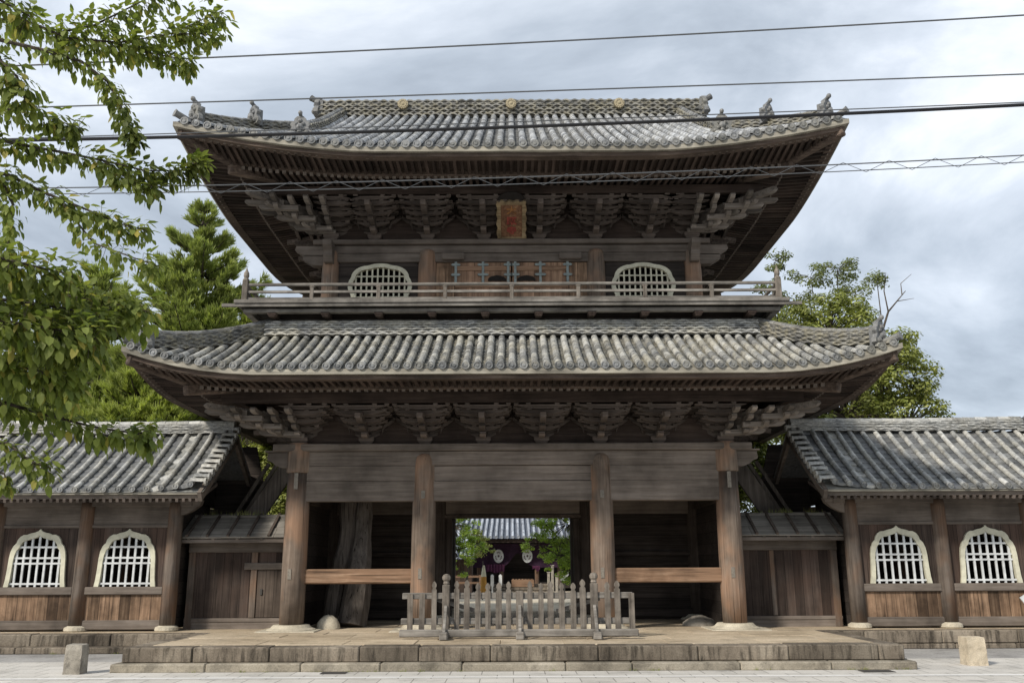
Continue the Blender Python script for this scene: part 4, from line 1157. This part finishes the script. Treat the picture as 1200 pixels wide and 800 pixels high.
b = MB(); rgw_ = random.Random(77)
for (xa_, xb_, y_, z_, n_) in ((-8.1, 8.1, -5.04, -.005, 260), (-20, -8.4, -.97, -.01, 120), (8.4, 20, -.53, -.01, 140)):
    for c_ in range(n_ // 12):
        cx_ = rgw_.uniform(xa_, xb_)
        for i in range(rgw_.randint(4, 14)):
            x_ = cx_ + rgw_.gauss(0, .05); h_ = rgw_.uniform(.02, .075); q_ = rgw_.uniform(-.03, .03)
            b.add([(x_ - .005, y_, z_), (x_ + .005, y_, z_), (x_ + q_, y_ - rgw_.uniform(0, .03), z_ + h_)], [(0, 1, 2)])
gw = part('grass', b, bpy.data.materials['dry_grass']); gw['kind'] = 'stuff'; gw['label'] = 'small weeds in the joint at the foot of the stone platforms'

# ------------------------------------------------------------------ hall beyond the gate
hall = thing('temple_hall', 'distant temple hall with grey tiled roof seen through the gateway', 'building', (0, 42, .3))
HY = 36.0
HT = tile_mat('hall_roof_tile', (.22, .24, .28), (.34, .37, .42), (.33, .34, .34), .2)
b = MB(); rgh = random.Random(41)
EZ, RZ = 3.75, 8.2
nrow = 34
for i in range(nrow + 1):
    x = -6 + 12 * i / nrow
    lim = 5.0
    P = lambda d, x=x: Vector((x * (1 - .045 * d), HY - 1.8 + d, EZ + (RZ - EZ) * (.75 * d / 5 + .25 * (d / 5) ** 2)))
    cover_row(b, P, Vector((1, 0, 0)), Vector((0, -1, 0)), 0, 5, .09, .6, rgh)
part('hall_roof', b, HT, hall); b = MB()
b.grid(lambda u, v: Vector(((-6.1 + 12.2 * u) * (1 - .045 * 5 * v), HY - 1.8 + 5 * v, EZ - .06 + (RZ - EZ) * (.75 * v + .25 * v * v))), 4, 8)
b.box(-4.8, 4.8, HY + 3, HY + 3.5, RZ - .1, RZ + .6)
part('roof_deck', b, plain('hall_pan_tile', (.10, .115, .145), .6, .3), hall)
b = MB(); b.box(-5.8, 5.8, HY - 1.6, HY - 1.4, EZ - .3, EZ - .1); 
for i in range(40): b.beam((-5.7 + i * .29, HY - 1.5, EZ - .2), (-5.7 + i * .29, HY + .2, EZ + .5), .09, .1)
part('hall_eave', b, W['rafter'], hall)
for x in (-5, -2.2, -.75, 1.55, 3.0, 5):
    b = MB(); b.lathe([(.14, .8), (.14, 3.6)], (x, HY, 0), 10); part('hall_post', b, W['post'], hall)
b = MB(); b.box(-5, 5, HY - .12, HY + .12, 3.2, 3.55, .02); part('hall_beam', b, W['beam'], hall)
b = MB(); b.box(-5.2, 5.2, HY + 2.2, HY + 2.3, .3, 5.5); b.box(-5.2, 5.2, HY, HY + 2.3, .6, .95); part('hall_wall', b, W['wall'], hall)
b = MB()
for i in range(3): b.box(-2.3, 2.3, HY - 1.5 + i * .4, HY, .3 + i * .2, .48 + i * .2, .02)
part('hall_step', b, STONE, hall)
PURP = plain('purple_cloth', (.105, .03, .075), .8, .25); DPURP = plain('dark_purple_cloth', (.03, .012, .03), .85, .3)
PATT = plain('crest_ink', (.10, .07, .08), .8, .1)
def drape(x0, x1, z0, z1, y, arc):
    b = MB()
    b.grid(lambda u, v: Vector((x0 + (x1 - x0) * u, y + .06 * math.sin(u * 40) * (1 - v * .5), (z0 + arc(u)) + (z1 - z0 - arc(u)) * v)), 60, 8)
    vs = list(b.v); 
    return b
cur = thing('purple_curtain', 'dark purple temple curtain with white round crests hung across the far hall', 'curtain', (0, HY - .3, 3.3))
b = drape(-3.0, 3.4, 1.9, 3.4, HY - .35, lambda u: .9 * math.exp(-((u - .52) / .09) ** 2)); part('cloth', b, DPURP, cur, True)
b = drape(-1.75, -.55, 1.62, 2.1, HY - .42, lambda u: .05 * math.sin(u * 9)); part('hem', b, PURP, cur, True)
b = drape(1.25, 1.75, 1.75, 2.0, HY - .42, lambda u: .1 * math.sin(u * 7)); part('hem', b, PURP, cur, True)
for cx in (-.93, .93 + .0):
    b = MB(); b.prism([(.33 * math.cos(2 * math.pi * i / 28), .42 * math.sin(2 * math.pi * i / 28)) for i in range(28)], lambda u, v, q: Vector((cx + u, HY - .46 + q, 2.62 + v)), -.015, .015); cr = part('white_crest', b, WHITEB, cur)
    b = MB()
    for a in (90, 210, 330):
        for k in (-26, 0, 26):
            aa = R_(a + k); rr = .19; b.blob((cx + rr * math.cos(aa), HY - .475, 2.62 + rr * 1.25 * math.sin(aa)), (.035, .012, .05), 7, 5)
    b.blob((cx, HY - .475, 2.62), (.07, .012, .08), 7, 5); part('crest_pattern', b, PATT, cr)
# offering box, banner, small side building, posts
b = MB(); b.box(-.1, 1.35, HY - 1.0, HY - .5, .7, 1.15, .02)
for i in range(7): b.box(-.05 + i * .2, .05 + i * .2, HY - .99, HY - .51, 1.15, 1.2)
tag(part('offering_box', b, W['rail']), 'low orange-brown offering box in front of the far hall', 'box')
for cx, yw in ((-.78, 33.2), (-1.28, 33.0)):
    b = MB(); b.box(cx - .28, cx + .28, yw, yw + .1, .3, .35); b.box(cx - .05, cx + .05, yw - .02, yw + .1, .3, 1.5, .01); b.box(cx - .1, cx + .1, yw - .03, yw - .02, .8, 1.45)
    tag(part('notice_board', b, WHITEB), 'narrow white notice post ' + ('right of its neighbour' if cx > -1 else 'left of its neighbour') + ' before the far hall', 'notice board', 'white notice posts before the hall')
ban = thing('standing_banner', 'yellow and white cloth banner standing beyond the gate', 'banner', (-1.5, 22, .3))
b = MB(); b.tube([(-1.52, 22, .3), (-1.5, 22, 2.25)], .025, 8); part('pole', b, IRON, ban)
YEL = plain('yellow_cloth', (.42, .22, .05), .8, .2)
def cone_cloth(z0, z1, r0, r1):
    b = MB(); K = 16
    b.grid(lambda u, v: Vector((-1.46 + (r0 + (r1 - r0) * v) * math.cos(u * 6.28) * (1 + .15 * math.sin(u * 30)), 22 + (r0 + (r1 - r0) * v) * math.sin(u * 6.28), z0 + (z1 - z0) * v)), 24, 6); return b
part('yellow_cloth', cone_cloth(.75, 1.5, .15, .12), YEL, ban, True); part('white_cloth', cone_cloth(1.5, 2.05, .12, .05), CREAM, ban, True)
shed = thing('side_hall', 'small hall with pale tiled roof left of the far hall', 'building', (-6, 38, .3))
b = MB()
for i in range(14):
    x = -6.2 + i * .28; cover_row(b, lambda d, x=x: Vector((x, 31 + d, 2.5 + d * .55)), Vector((1, 0, 0)), Vector((0, -1, 0)), 0, 3, .1, .5, rgh)
b.add([(-6.4, 31, 2.42), (-2.3, 31, 2.42), (-2.3, 34, 4.1), (-6.4, 34, 4.1)], [(0, 1, 2, 3)]); part('roof', b, HT, shed)
b = MB(); b.box(-6.2, -2.5, 32, 34, .3, 2.6); part('wall', b, W['wallv'], shed)
b = MB(); 
for z in (1.0, 1.35): b.box(-3.6, -1.75, 30, 30.1, z, z + .12)
for x in (-3.5, -1.9): b.box(x - .07, x + .07, 29.98, 30.12, .3, 1.5)
tag(part('wooden_railing', b, W['rail']), 'low brown railing left of the far hall steps', 'railing')
for k, (x, y, h) in enumerate(((2.05, 24, 2.0), (1.86, 24.3, 1.65), (2.25, 23.6, 1.5))):
    b = MB(); b.box(x - .07, x + .07, y - .07, y + .07, .3, h, .02); b.box(x - .1, x + .1, y - .1, y + .1, h, h + .05, .02)
    tag(part('stone_marker', b, GREYST), ('tallest', 'middle', 'shortest')[k] + ' of three grey stone posts right of the path beyond the gate', 'stone post', 'stone posts beyond the gate')
sgn = thing('standing_sign', 'small white sign on a post beneath the green tree beyond the gate', 'sign', (2.5, 22, .3))
b = MB(); b.tube([(2.55, 22, .3), (2.55, 22, 1.4)], .03, 8); part('post', b, IRON, sgn); b = MB(); b.box(2.36, 2.76, 21.95, 21.98, 1.3, 1.75); part('panel', b, WHITEB, sgn)

# ------------------------------------------------------------------ trees
def leaf_quad(b, p, size, n, rg, asp=.55):
    n = Vector(n); n.normalize(); a = n.orthogonal(); a.normalize(); a = Matrix.Rotation(rg.uniform(0, 6.28), 3, n) @ a; c = n.cross(a)
    l, wd = size * rg.uniform(.7, 1.3), size * asp * rg.uniform(.7, 1.2)
    b.add([p - a * l * .5, p + c * wd * .5, p + a * l * .5, p - c * wd * .5], [(0, 1, 2, 3)])
def rnd_dir(rg):
    while True:
        v = Vector((rg.uniform(-1, 1), rg.uniform(-1, 1), rg.uniform(-1, 1)))
        if .05 < v.length < 1: v.normalize(); return v
def broad_tree(name, label, base, lobes, mat, seed, leaf=.17, per=60, sub=26, group=None, trunk_r=.25, clump=.55, cat='tree', thin=False):
    """lobes: (centre, radii); each is filled with clumps of leaves, each clump fed by a twig"""
    rg = random.Random(seed); g = thing(name, label, cat, base, group); tr, cr = MB(), MB()
    base = Vector(base); top = sum((Vector(c) for c, r in lobes), Vector()) / len(lobes)
    fork = base.lerp(top, .45); fork.x = base.x + (top.x - base.x) * .2; fork.y = base.y
    tr.tube([base, base.lerp(fork, .5) + Vector((rg.uniform(-.1, .1), 0, 0)), fork], [trunk_r * 1.25, trunk_r, trunk_r * .75], 9)
    for c, r in lobes:
        c, r = Vector(c), Vector(r) if not isinstance(r, (int, float)) else Vector((r, r, r))
        mid = fork.lerp(c, .5) + Vector((rg.uniform(-.3, .3), rg.uniform(-.2, .2), rg.uniform(-.1, .4)))
        tr.tube([fork, mid, c], [trunk_r * .5, trunk_r * .32, trunk_r * .16], 6)
        k = int(sub * (r.x * r.z) ** .8 / 2) + 4
        for i in range(k):
            d = rnd_dir(rg); q = rg.uniform(.35, 1.0) ** .5
            p = c + Vector((d.x * r.x * q, d.y * r.y * q, d.z * r.z * q))
            tr.tube([c.lerp(p, .15), p], [trunk_r * .1, .015], 4, False)
            cs = clump * rg.uniform(.6, 1.25)
            for j in range(int(per * cs / clump)):
                e = rnd_dir(rg); rr = cs * rg.uniform(.25, 1) ** .5
                n = (e + Vector((0, 0, .9)) + rnd_dir(rg) * .5)
                leaf_quad(cr, p + Vector((e.x * rr, e.y * rr, e.z * rr * .6)), leaf, n, rg)
    part('trunk', tr, BARK, g); part('crown', cr, mat, g)
    return g
def pine(name, label, base, H, width, mat, seed, group=None, z0=.25, layers=16, sparse=1.0, tuft=.36):
    rg = random.Random(seed); g = thing(name, label, 'pine tree', base, group); tr, cr = MB(), MB(); base = Vector(base)
    lean = rg.uniform(-.5, .5)
    ax = lambda t: base + Vector((lean * t * t + .25 * math.sin(t * 5), .2 * math.sin(t * 4), H * t))
    tr.tube([ax(i / 10) for i in range(11)], [.32 * (1 - .9 * i / 10) + .03 for i in range(11)], 8)
    def tuftf(p, d, n=14):
        for k in range(n):
            v = d * 1.1 + rnd_dir(rg) * .75 + Vector((0, 0, .35)); v.normalize(); L = tuft * rg.uniform(.6, 1.15)
            s = v.cross(rnd_dir(rg)); s.normalize(); s *= tuft * .07
            cr.add([p - s, p + s, p + v * L + s * .3, p + v * L - s * .3], [(0, 1, 2, 3)])
    for i in range(layers):
        t = z0 + (1 - z0) * (i + rg.uniform(0, .7)) / layers
        env = width * (1 - ((t - z0) / (1 - z0)) ** 1.5) * .95 + .35
        nb = rg.randint(5, 7)
        for k in range(nb):
            a = 6.28 * (k + rg.uniform(-.3, .3)) / nb + i * 1.3; L = env * rg.uniform(.55, 1.12); up = rg.uniform(.05, .35)
            p0 = ax(min(t, .99)); dv = Vector((math.cos(a), math.sin(a), 0))
            pts = [p0 + dv * (L * s) + Vector((0, 0, L * (up * s - .12 * math.sin(s * 3.14) + .16 * s * s))) for s in (0, .35, .7, 1)]
            tr.tube(pts, [.07, .05, .03, .012], 5, False)
            nt = max(4, int(L * 15 * sparse))
            for q in range(nt):
                s = rg.uniform(.25, 1.0); f = s * 3; ii = min(2, int(f)); p = pts[ii].lerp(pts[ii + 1], f - ii)
                sd = Vector((-dv.y, dv.x, 0)) * rg.uniform(-1, 1) * L * .28 * (1.1 - s * .6); p = p + sd + Vector((0, 0, rg.uniform(-.05, .18)))
                d = dv * .6 + sd * .5 + Vector((0, 0, .5)); d.normalize(); tuftf(p, d)
    for q in range(6): tuftf(ax(1) + Vector((0, 0, -.15 * q)), Vector((0, 0, 1)), 8)
    part('trunk', tr, BARK, g); part('crown', cr, mat, g); return g
PINE = leaf_mat('pine_needles', (.16, .205, .055), (.345, .395, .12), (.48, .50, .21), .4)
PINE2 = leaf_mat('pine_needles_light', (.19, .23, .05), (.38, .43, .12), (.50, .51, .2), .4)
CAMPH = leaf_mat('camphor_leaves', (.11, .135, .03), (.28, .305, .08), (.43, .42, .17), .35)
GUM = leaf_mat('thin_tree_leaves', (.08, .11, .035), (.19, .22, .075), (.32, .33, .14), .3)
MAPLE = leaf_mat('maple_leaves', (.14, .22, .03), (.28, .39, .065), (.44, .50, .13), .45)
PG = 'pines behind the left wing'
pine('pine_tree', 'tallest pointed pine behind the left wing, beside the balcony', (-13.6, 14.5, 0), 18.0, 4.6, PINE, 51, PG, .34, 19, 2.3)
pine('pine_tree', 'bushy yellow-green pine below the tallest pine, just above the lower eave', (-11.6, 15.0, 0), 13.6, 4.4, PINE2, 52, PG, .3, 15, 2.2)
pine('pine_tree', 'dark rounded pine left of the tallest pine', (-18.6, 15, 0), 15.4, 4.2, PINE, 53, PG, .35, 16, 2.0)
pine('pine_tree', 'low wide yellow-green pine directly over the left wing roof', (-15.2, 12, 0), 10.2, 4.6, PINE2, 54, PG, .3, 13, 2.1)
pine('pine_tree', 'pine at the photo left edge behind the cherry leaves', (-21.5, 13, 0), 12.5, 4.4, PINE, 55, PG, .2, 13, 1.8)
broad_tree('shrub_tree', 'dark glossy evergreen filling the gap above the left wing ridge', (-10.8, 11, 0), [((-10.6, 11, 6.6), (2.4, 1.6, 1.5)), ((-13, 11.5, 6.6), (2, 1.6, 1.5))], GUM, 56, .2, 50, 30)
broad_tree('camphor_tree', 'broad rounded green tree behind the right wing', (15.2, 15, 0), [((11.8, 15, 12.0), (2.3, 2, 1.7)), ((14.2, 15, 12.0), (2.4, 2, 1.9)), ((13.0, 15, 10.4), (2.4, 2, 1.6)), ((16.6, 15, 10.3), (2.2, 2, 2.2)), ((17.3, 15, 7.9), (2.3, 2, 2.1)), ((14.5, 14.5, 8.2), (2.8, 2, 2.2)), ((12.0, 14.6, 8.6), (2.0, 2, 1.8)), ((18.0, 15, 6.2), (1.7, 2, 1.2))], CAMPH, 61, .20, 85, 44, trunk_r=.4, clump=.6)
TG = 'thin sparse trees behind the right wing'
def thin(seed, base, lobes, label):
    broad_tree('thin_tree', label, base, lobes, GUM, seed, .16, 60, 34, TG, .13, .45)
thin(62, (13.3, 20, 0), [((13.6, 20, 17.2), (.9, .8, .5)), ((13.4, 20, 15.6), (.9, .8, .55)), ((14.0, 20, 14.4), (.9, .8, .6)), ((12.6, 20, 14.0), (.8, .7, .5))], 'thin tree with small leaf tufts right beside the balcony corner')
thin(63, (16.0, 20, 0), [((15.4, 20, 16.4), (1.0, .8, .5)), ((16.8, 20, 16.8), (1.2, .9, .7)), ((17.5, 20, 15.5), (.8, .8, .6)), ((15.2, 20, 15.2), (.7, .7, .4)), ((17.6, 20, 14.2), (1.0, .8, .8))], 'tallest thin tree with the widest tufts left of the bare branch')
thin(64, (19, 20.5, 0), [((19.0, 20.5, 16.4), (.55, .5, .4)), ((18.2, 20.5, 12.6), (1.0, .8, .6))], 'thin tree with one small tuft beside the bare branch')
bt = thing('bare_tree', 'bare forked branch rising right of the thin trees', 'tree', (18.4, 20, 0)); b = MB()
b.tube([(18.2, 20, 0), (18.2, 20, 10), (18.6, 20, 13), (19.2, 20, 14.5), (20.2, 20, 15.6)], [.2, .12, .07, .05, .02], 6); b.tube([(19.2, 20, 14.5), (19.1, 20, 15.6), (19.3, 20, 16.6)], [.04, .03, .012], 5); b.tube([(20.0, 20, 15.4), (20.0, 20, 16.0), (20.6, 20, 16.5)], [.03, .02, .01], 5); b.tube([(19.7, 20, 15.05), (20.6, 20, 15.2)], [.025, .01], 5)
part('trunk', b, BARK, bt)
CG = 'garden trees beyond the gate'
broad_tree('garden_tree', 'light green garden tree filling the left of the gateway view', (-4.4, 20, .3), [((-2.9, 20, 3.9), (1.2, 1.2, 1.3)), ((-2.6, 20, 2.5), (.75, 1, 1.0)), ((-4, 20, 4.5), (1.3, 1.2, 1.0)), ((-1.75, 20, 3.0), (.55, .8, .45))], MAPLE, 71, .12, 62, 60, CG, .12, .27)
broad_tree('garden_tree', 'large green maple spreading over the right of the gateway view', (3.6, 18, .3), [((2.5, 18, 3.9), (1.2, 1, 1.1)), ((2.1, 18, 2.5), (1.15, 1, .85)), ((1.15, 18.4, 3.0), (.8, .8, .45)), ((2.9, 18, 2.0), (.9, 1, .9)), ((3.2, 18, 4.6), (1.2, 1, .9)), ((1.5, 18.3, 3.9), (.6, .7, .5))], MAPLE, 72, .115, 62, 62, CG, .14, .26)
broad_tree('garden_tree', 'small reddish-green tree beside the yellow banner', (-2.6, 27, .3), [((-1.8, 27, 3.0), (.8, .8, .6)), ((-2.4, 27, 3.6), (.7, .8, .6))], CAMPH, 73, .14, 40, 40, CG, .08, .3)
broad_tree('garden_tree', 'tall leafy tree rising behind the right of the far hall', (6, 44, .3), [((5.2, 44, 5.5), (2.4, 2, 2.2)), ((6.5, 44, 8.0), (2.5, 2, 2.0))], MAPLE, 74, .25, 50, 20, CG, .25, .6)
broad_tree('garden_tree', 'tall leafy tree rising behind the left of the far hall', (-6.5, 44, .3), [((-5.8, 44, 5.5), (2.4, 2, 2.2)), ((-6.5, 44, 8.0), (2.5, 2, 2.0))], MAPLE, 75, .25, 50, 20, CG, .25, .6)
broad_tree('garden_tree', 'leafy tree glimpsed between the gate and the right wing', (9.4, 9, .3), [((8.6, 9, 5.5), (.9, .8, .8)), ((8.5, 9, 4.2), (.9, .8, .8)), ((9.4, 9, 5.2), (.8, .8, .8)), ((8.7, 9, 6.3), (.8, .8, .6))], CAMPH, 76, .15, 80, 110, CG, .1, .4)
broad_tree('garden_tree', 'leafy tree glimpsed between the gate and the left wing', (-9.4, 9, .3), [((-8.7, 9, 5.5), (.9, .8, .8)), ((-8.6, 9, 4.2), (.9, .8, .8)), ((-9.4, 9, 5.2), (.8, .8, .8)), ((-8.8, 9, 6.3), (.8, .8, .6))], CAMPH, 77, .15, 80, 110, CG, .1, .4)
for k, (x, lab) in enumerate(((-12.5, 'bush seen through the left wing windows'), (12.2, 'bush seen through the right wing windows'))):
    broad_tree('garden_shrub', 'green ' + lab, (x, 8, .3), [((x - 1.2, 8, 2.2), (1.3, .8, 1.3)), ((x + 1.3, 8, 2.0), (1.3, .8, 1.3))], GUM, 80 + k, .18, 45, 26, CG, .1, .45, 'shrub')

# ------------------------------------------------------------------ foreground cherry
CH = leaf_mat('cherry_leaves', (.09, .125, .028), (.225, .265, .068), (.44, .37, .1), .5, .6)
chy = thing('cherry_tree', 'leafy cherry branches hanging in from the left edge in the foreground', 'tree', (-7.4, -17.2, 0))
tr, cr = MB(), MB(); rgc = random.Random(91)
def leaf(p, d, size, rg):
    """drooping pointed leaf folded along its midrib"""
    d = Vector(d); d.normalize(); s = d.cross(Vector((0, 0, 1)) + rnd_dir(rg) * .3); s.normalize(); n = s.cross(d)
    L, wd = size, size * .27; c = rg.uniform(.05, .25)
    q = [p, p + d * L * .3 + s * wd * .9 + n * L * .04, p + d * L * .35, p + d * L * .3 - s * wd * .9 + n * L * .04, p + d * L * .68 + s * wd * .75 - n * L * c * .4, p + d * L * .7 - n * L * c * .5, p + d * L * .68 - s * wd * .75 - n * L * c * .4, p + d * L - n * L * c]
    cr.add(q, [(0, 2, 1), (0, 3, 2), (1, 2, 5, 4), (2, 3, 6, 5), (4, 5, 7), (5, 6, 7)])
trunk_top = Vector((-7.0, -17.2, 5.2))
tr.tube([(-7.4, -17.2, 0), (-7.3, -17.2, 2.5), trunk_top, (-6.8, -17.1, 8)], [.22, .19, .16, .1], 10)
def twig(pts, r0, r1, leaves, spread, size, rg=rgc, Y=None):
    P = [at(*p) for p in pts]; m = len(P)
    r0 = min(r0, .018) ; tr.tube(P, [r0 + (r1 - r0) * i / (m - 1) for i in range(m)], 6)
    for i in range(int(leaves * 3.6)):
        f = (1 - rg.random() ** 1.15) * (m - 1); ii = min(m - 2, int(f)); p = P[ii].lerp(P[ii + 1], f - ii)
        a = (P[ii + 1] - P[ii]); a.normalize(); off = rnd_dir(rg); off -= a * off.dot(a) * .6
        q = p + off * spread * rg.uniform(.15, 1) ; q.z -= spread * .15
        if i % 5 == 0: tr.tube([p, q], [r1 * .7, .0022], 3, False)
        d = off * .7 + a * rg.uniform(0, .7) + Vector((0, 0, -rg.uniform(.1, .95))); leaf(q, d, size * .84 * rg.uniform(.55, 1.25), rg)
limb = [(-200, 60, -17.2), (-60, 40, -17.2)]
twig([(-260, 300, -17.2), (-90, 40, -17.2), (20, 20, -17.1), (80, 45, -17), (140, 50, -16.9), (200, 40, -16.8), (262, 12, -16.8)], .06, .004, 330, .22, .105)
twig([(60, 40, -17), (110, 30, -16.9), (150, 10, -16.9), (200, -15, -16.8)], .012, .004, 120, .2, .10)
twig([(130, 50, -16.9), (175, 62, -16.8), (215, 70, -16.8), (222, 74, -16.8)], .009, .003, 75, .14, .105)
twig([(200, 40, -16.8), (235, 40, -16.8), (258, 42, -16.8)], .007, .003, 40, .13, .10)
twig([(-30, 40, -17.2), (55, 60, -17.1), (95, 72, -17), (125, 95, -17), (140, 120, -17), (152, 150, -17), (158, 168, -17)], .03, .003, 130, .11, .105)
twig([(-260, 320, -17.2), (-60, 150, -17.2), (15, 168, -17.1), (70, 178, -17), (120, 188, -16.9), (170, 200, -16.9), (210, 200, -16.8), (240, 188, -16.8)], .05, .003, 230, .13, .105)
twig([(-40, 120, -17.2), (20, 130, -17.1), (60, 138, -17.1), (95, 152, -17)], .016, .003, 90, .14, .10)
twig([(120, 188, -16.9), (150, 210, -16.9), (185, 220, -16.9)], .008, .003, 55, .13, .11)
twig([(-40, 195, -17.1), (10, 205, -17.0), (50, 225, -16.9), (100, 245, -16.9), (140, 262, -16.9), (172, 270, -16.9)], .02, .003, 140, .13, .105)
twig([(0, 205, -17), (15, 240, -17), (10, 280, -17), (5, 310, -17)], .012, .003, 60, .12, .105)
twig([(70, 235, -16.9), (110, 285, -16.9), (165, 305, -16.9), (185, 312, -16.9)], .01, .003, 60, .12, .10)
twig([(-60, 60, -18.3), (-10, 60, -18.3), (20, 90, -18.3), (30, 120, -18.3)], .02, .004, 75, .16, .11)
twig([(-60, -10, -18.5), (0, 0, -18.5), (35, 20, -18.5)], .02, .004, 60, .15, .11)
# lower denser hanging mass
twig([(-80, 300, -17.9), (-10, 300, -17.9), (40, 312, -17.8), (85, 322, -17.7)], .02, .003, 130, .2, .115)
twig([(-80, 400, -17.2), (0, 405, -17.1), (60, 410, -17.0), (120, 418, -17.0)], .02, .003, 130, .2, .115)
twig([(-80, 340, -17.6), (10, 352, -17.6), (80, 362, -17.5), (135, 378, -17.4)], .02, .003, 130, .2, .115)
twig([(-260, 330, -17.4), (-80, 310, -17.5), (10, 335, -17.4), (70, 345, -17.3), (130, 355, -17.2), (175, 365, -17.2)], .045, .003, 300, .22, .115)
twig([(-80, 360, -17.8), (0, 375, -17.8), (60, 385, -17.7), (110, 395, -17.6)], .03, .003, 230, .24, .12)
twig([(-80, 420, -17.6), (0, 425, -17.5), (50, 435, -17.5), (95, 450, -17.4)], .03, .003, 200, .22, .115)
twig([(-80, 460, -17.4), (0, 470, -17.3), (50, 485, -17.2), (110, 500, -17.1), (160, 508, -17.1), (178, 505, -17.1)], .03, .003, 150, .15, .11)
twig([(-60, 505, -17.5), (10, 520, -17.4), (35, 540, -17.4), (60, 548, -17.4)], .02, .003, 60, .13, .10)
twig([(-40, 540, -17.5), (5, 555, -17.4), (10, 572, -17.4)], .012, .003, 14, .06, .10)
part('trunk', tr, BARK, chy); part('leaves', cr, CH, chy)

# ------------------------------------------------------------------ overhead wires
def wire(pts, Y, r, mat, name, label, n=44):
    """a cable through photo points at depth Y, carried on beyond both frame edges"""
    xs = [p[0] for p in pts]
    def yv(x):
        (xa, ya), (xb, yb), (xc, yc_) = pts
        return ya * (x - xb) * (x - xc) / ((xa - xb) * (xa - xc)) + yb * (x - xa) * (x - xc) / ((xb - xa) * (xb - xc)) + yc_ * (x - xa) * (x - xb) / ((xc - xa) * (xc - xb))
    b = MB(); P = []
    for i in range(n + 1):
        x = -500 + 2200 * i / n; P.append(at(x, yv(x), Y))
    b.tube(P, r, 6)
    return b, yv
def cable(pts, Y, r, mat, label):
    b, yv = wire(pts, Y, r, mat, '', ''); return tag(part('overhead_cable', b, mat), label, 'cable', 'cables strung across the street')
cable([(50, 76), (600, 51), (1200, 18)], -13, .011, CABLE, 'topmost thin overhead cable crossing open sky')
cable([(70, 125), (600, 108), (1200, 87)], -12.8, .010, CABLE, 'second thin cable from the top, just over the main ridge')
cable([(0, 165), (600, 149), (1200, 123)], -12.5, .024, BLACK, 'thickest black cable crossing the upper roof tiles')
cable([(0, 163), (600, 143), (1200, 120)], -12.45, .008, CABLE, 'thin messenger wire just above the thickest cable')
b, yv = wire([(0, 221), (600, 208), (1200, 182)], -12.2, .009, BLACK, '', '')
b2, yv2 = wire([(0, 228), (600, 216), (1200, 190)], -12.2, .007, BLACK, '', '')
lash = thing('lashed_cable', 'pair of grey cables lashed with zigzag wire below the upper eave', 'cable', at(600, 208, -12.2), 'cables strung across the street')
part('upper_strand', b, CABLE, lash); part('lower_strand', b2, CABLE, lash)
b = MB(); P = []
for i in range(120):
    x = -200 + 13.5 * i; f = (.5 - .5 * math.cos(i * 2 * math.pi / 4)); P.append(at(x, yv(x) - 2 + f * (yv2(x) - yv(x) + 4), -12.21))
b.tube(P, .0045, 4); part('lashing', b, CABLE, lash)
cable([(0, 170), (600, 205), (1200, 183)], -12.0, .006, CABLE, 'thin slack wire drooping against the upper eave') if False else None
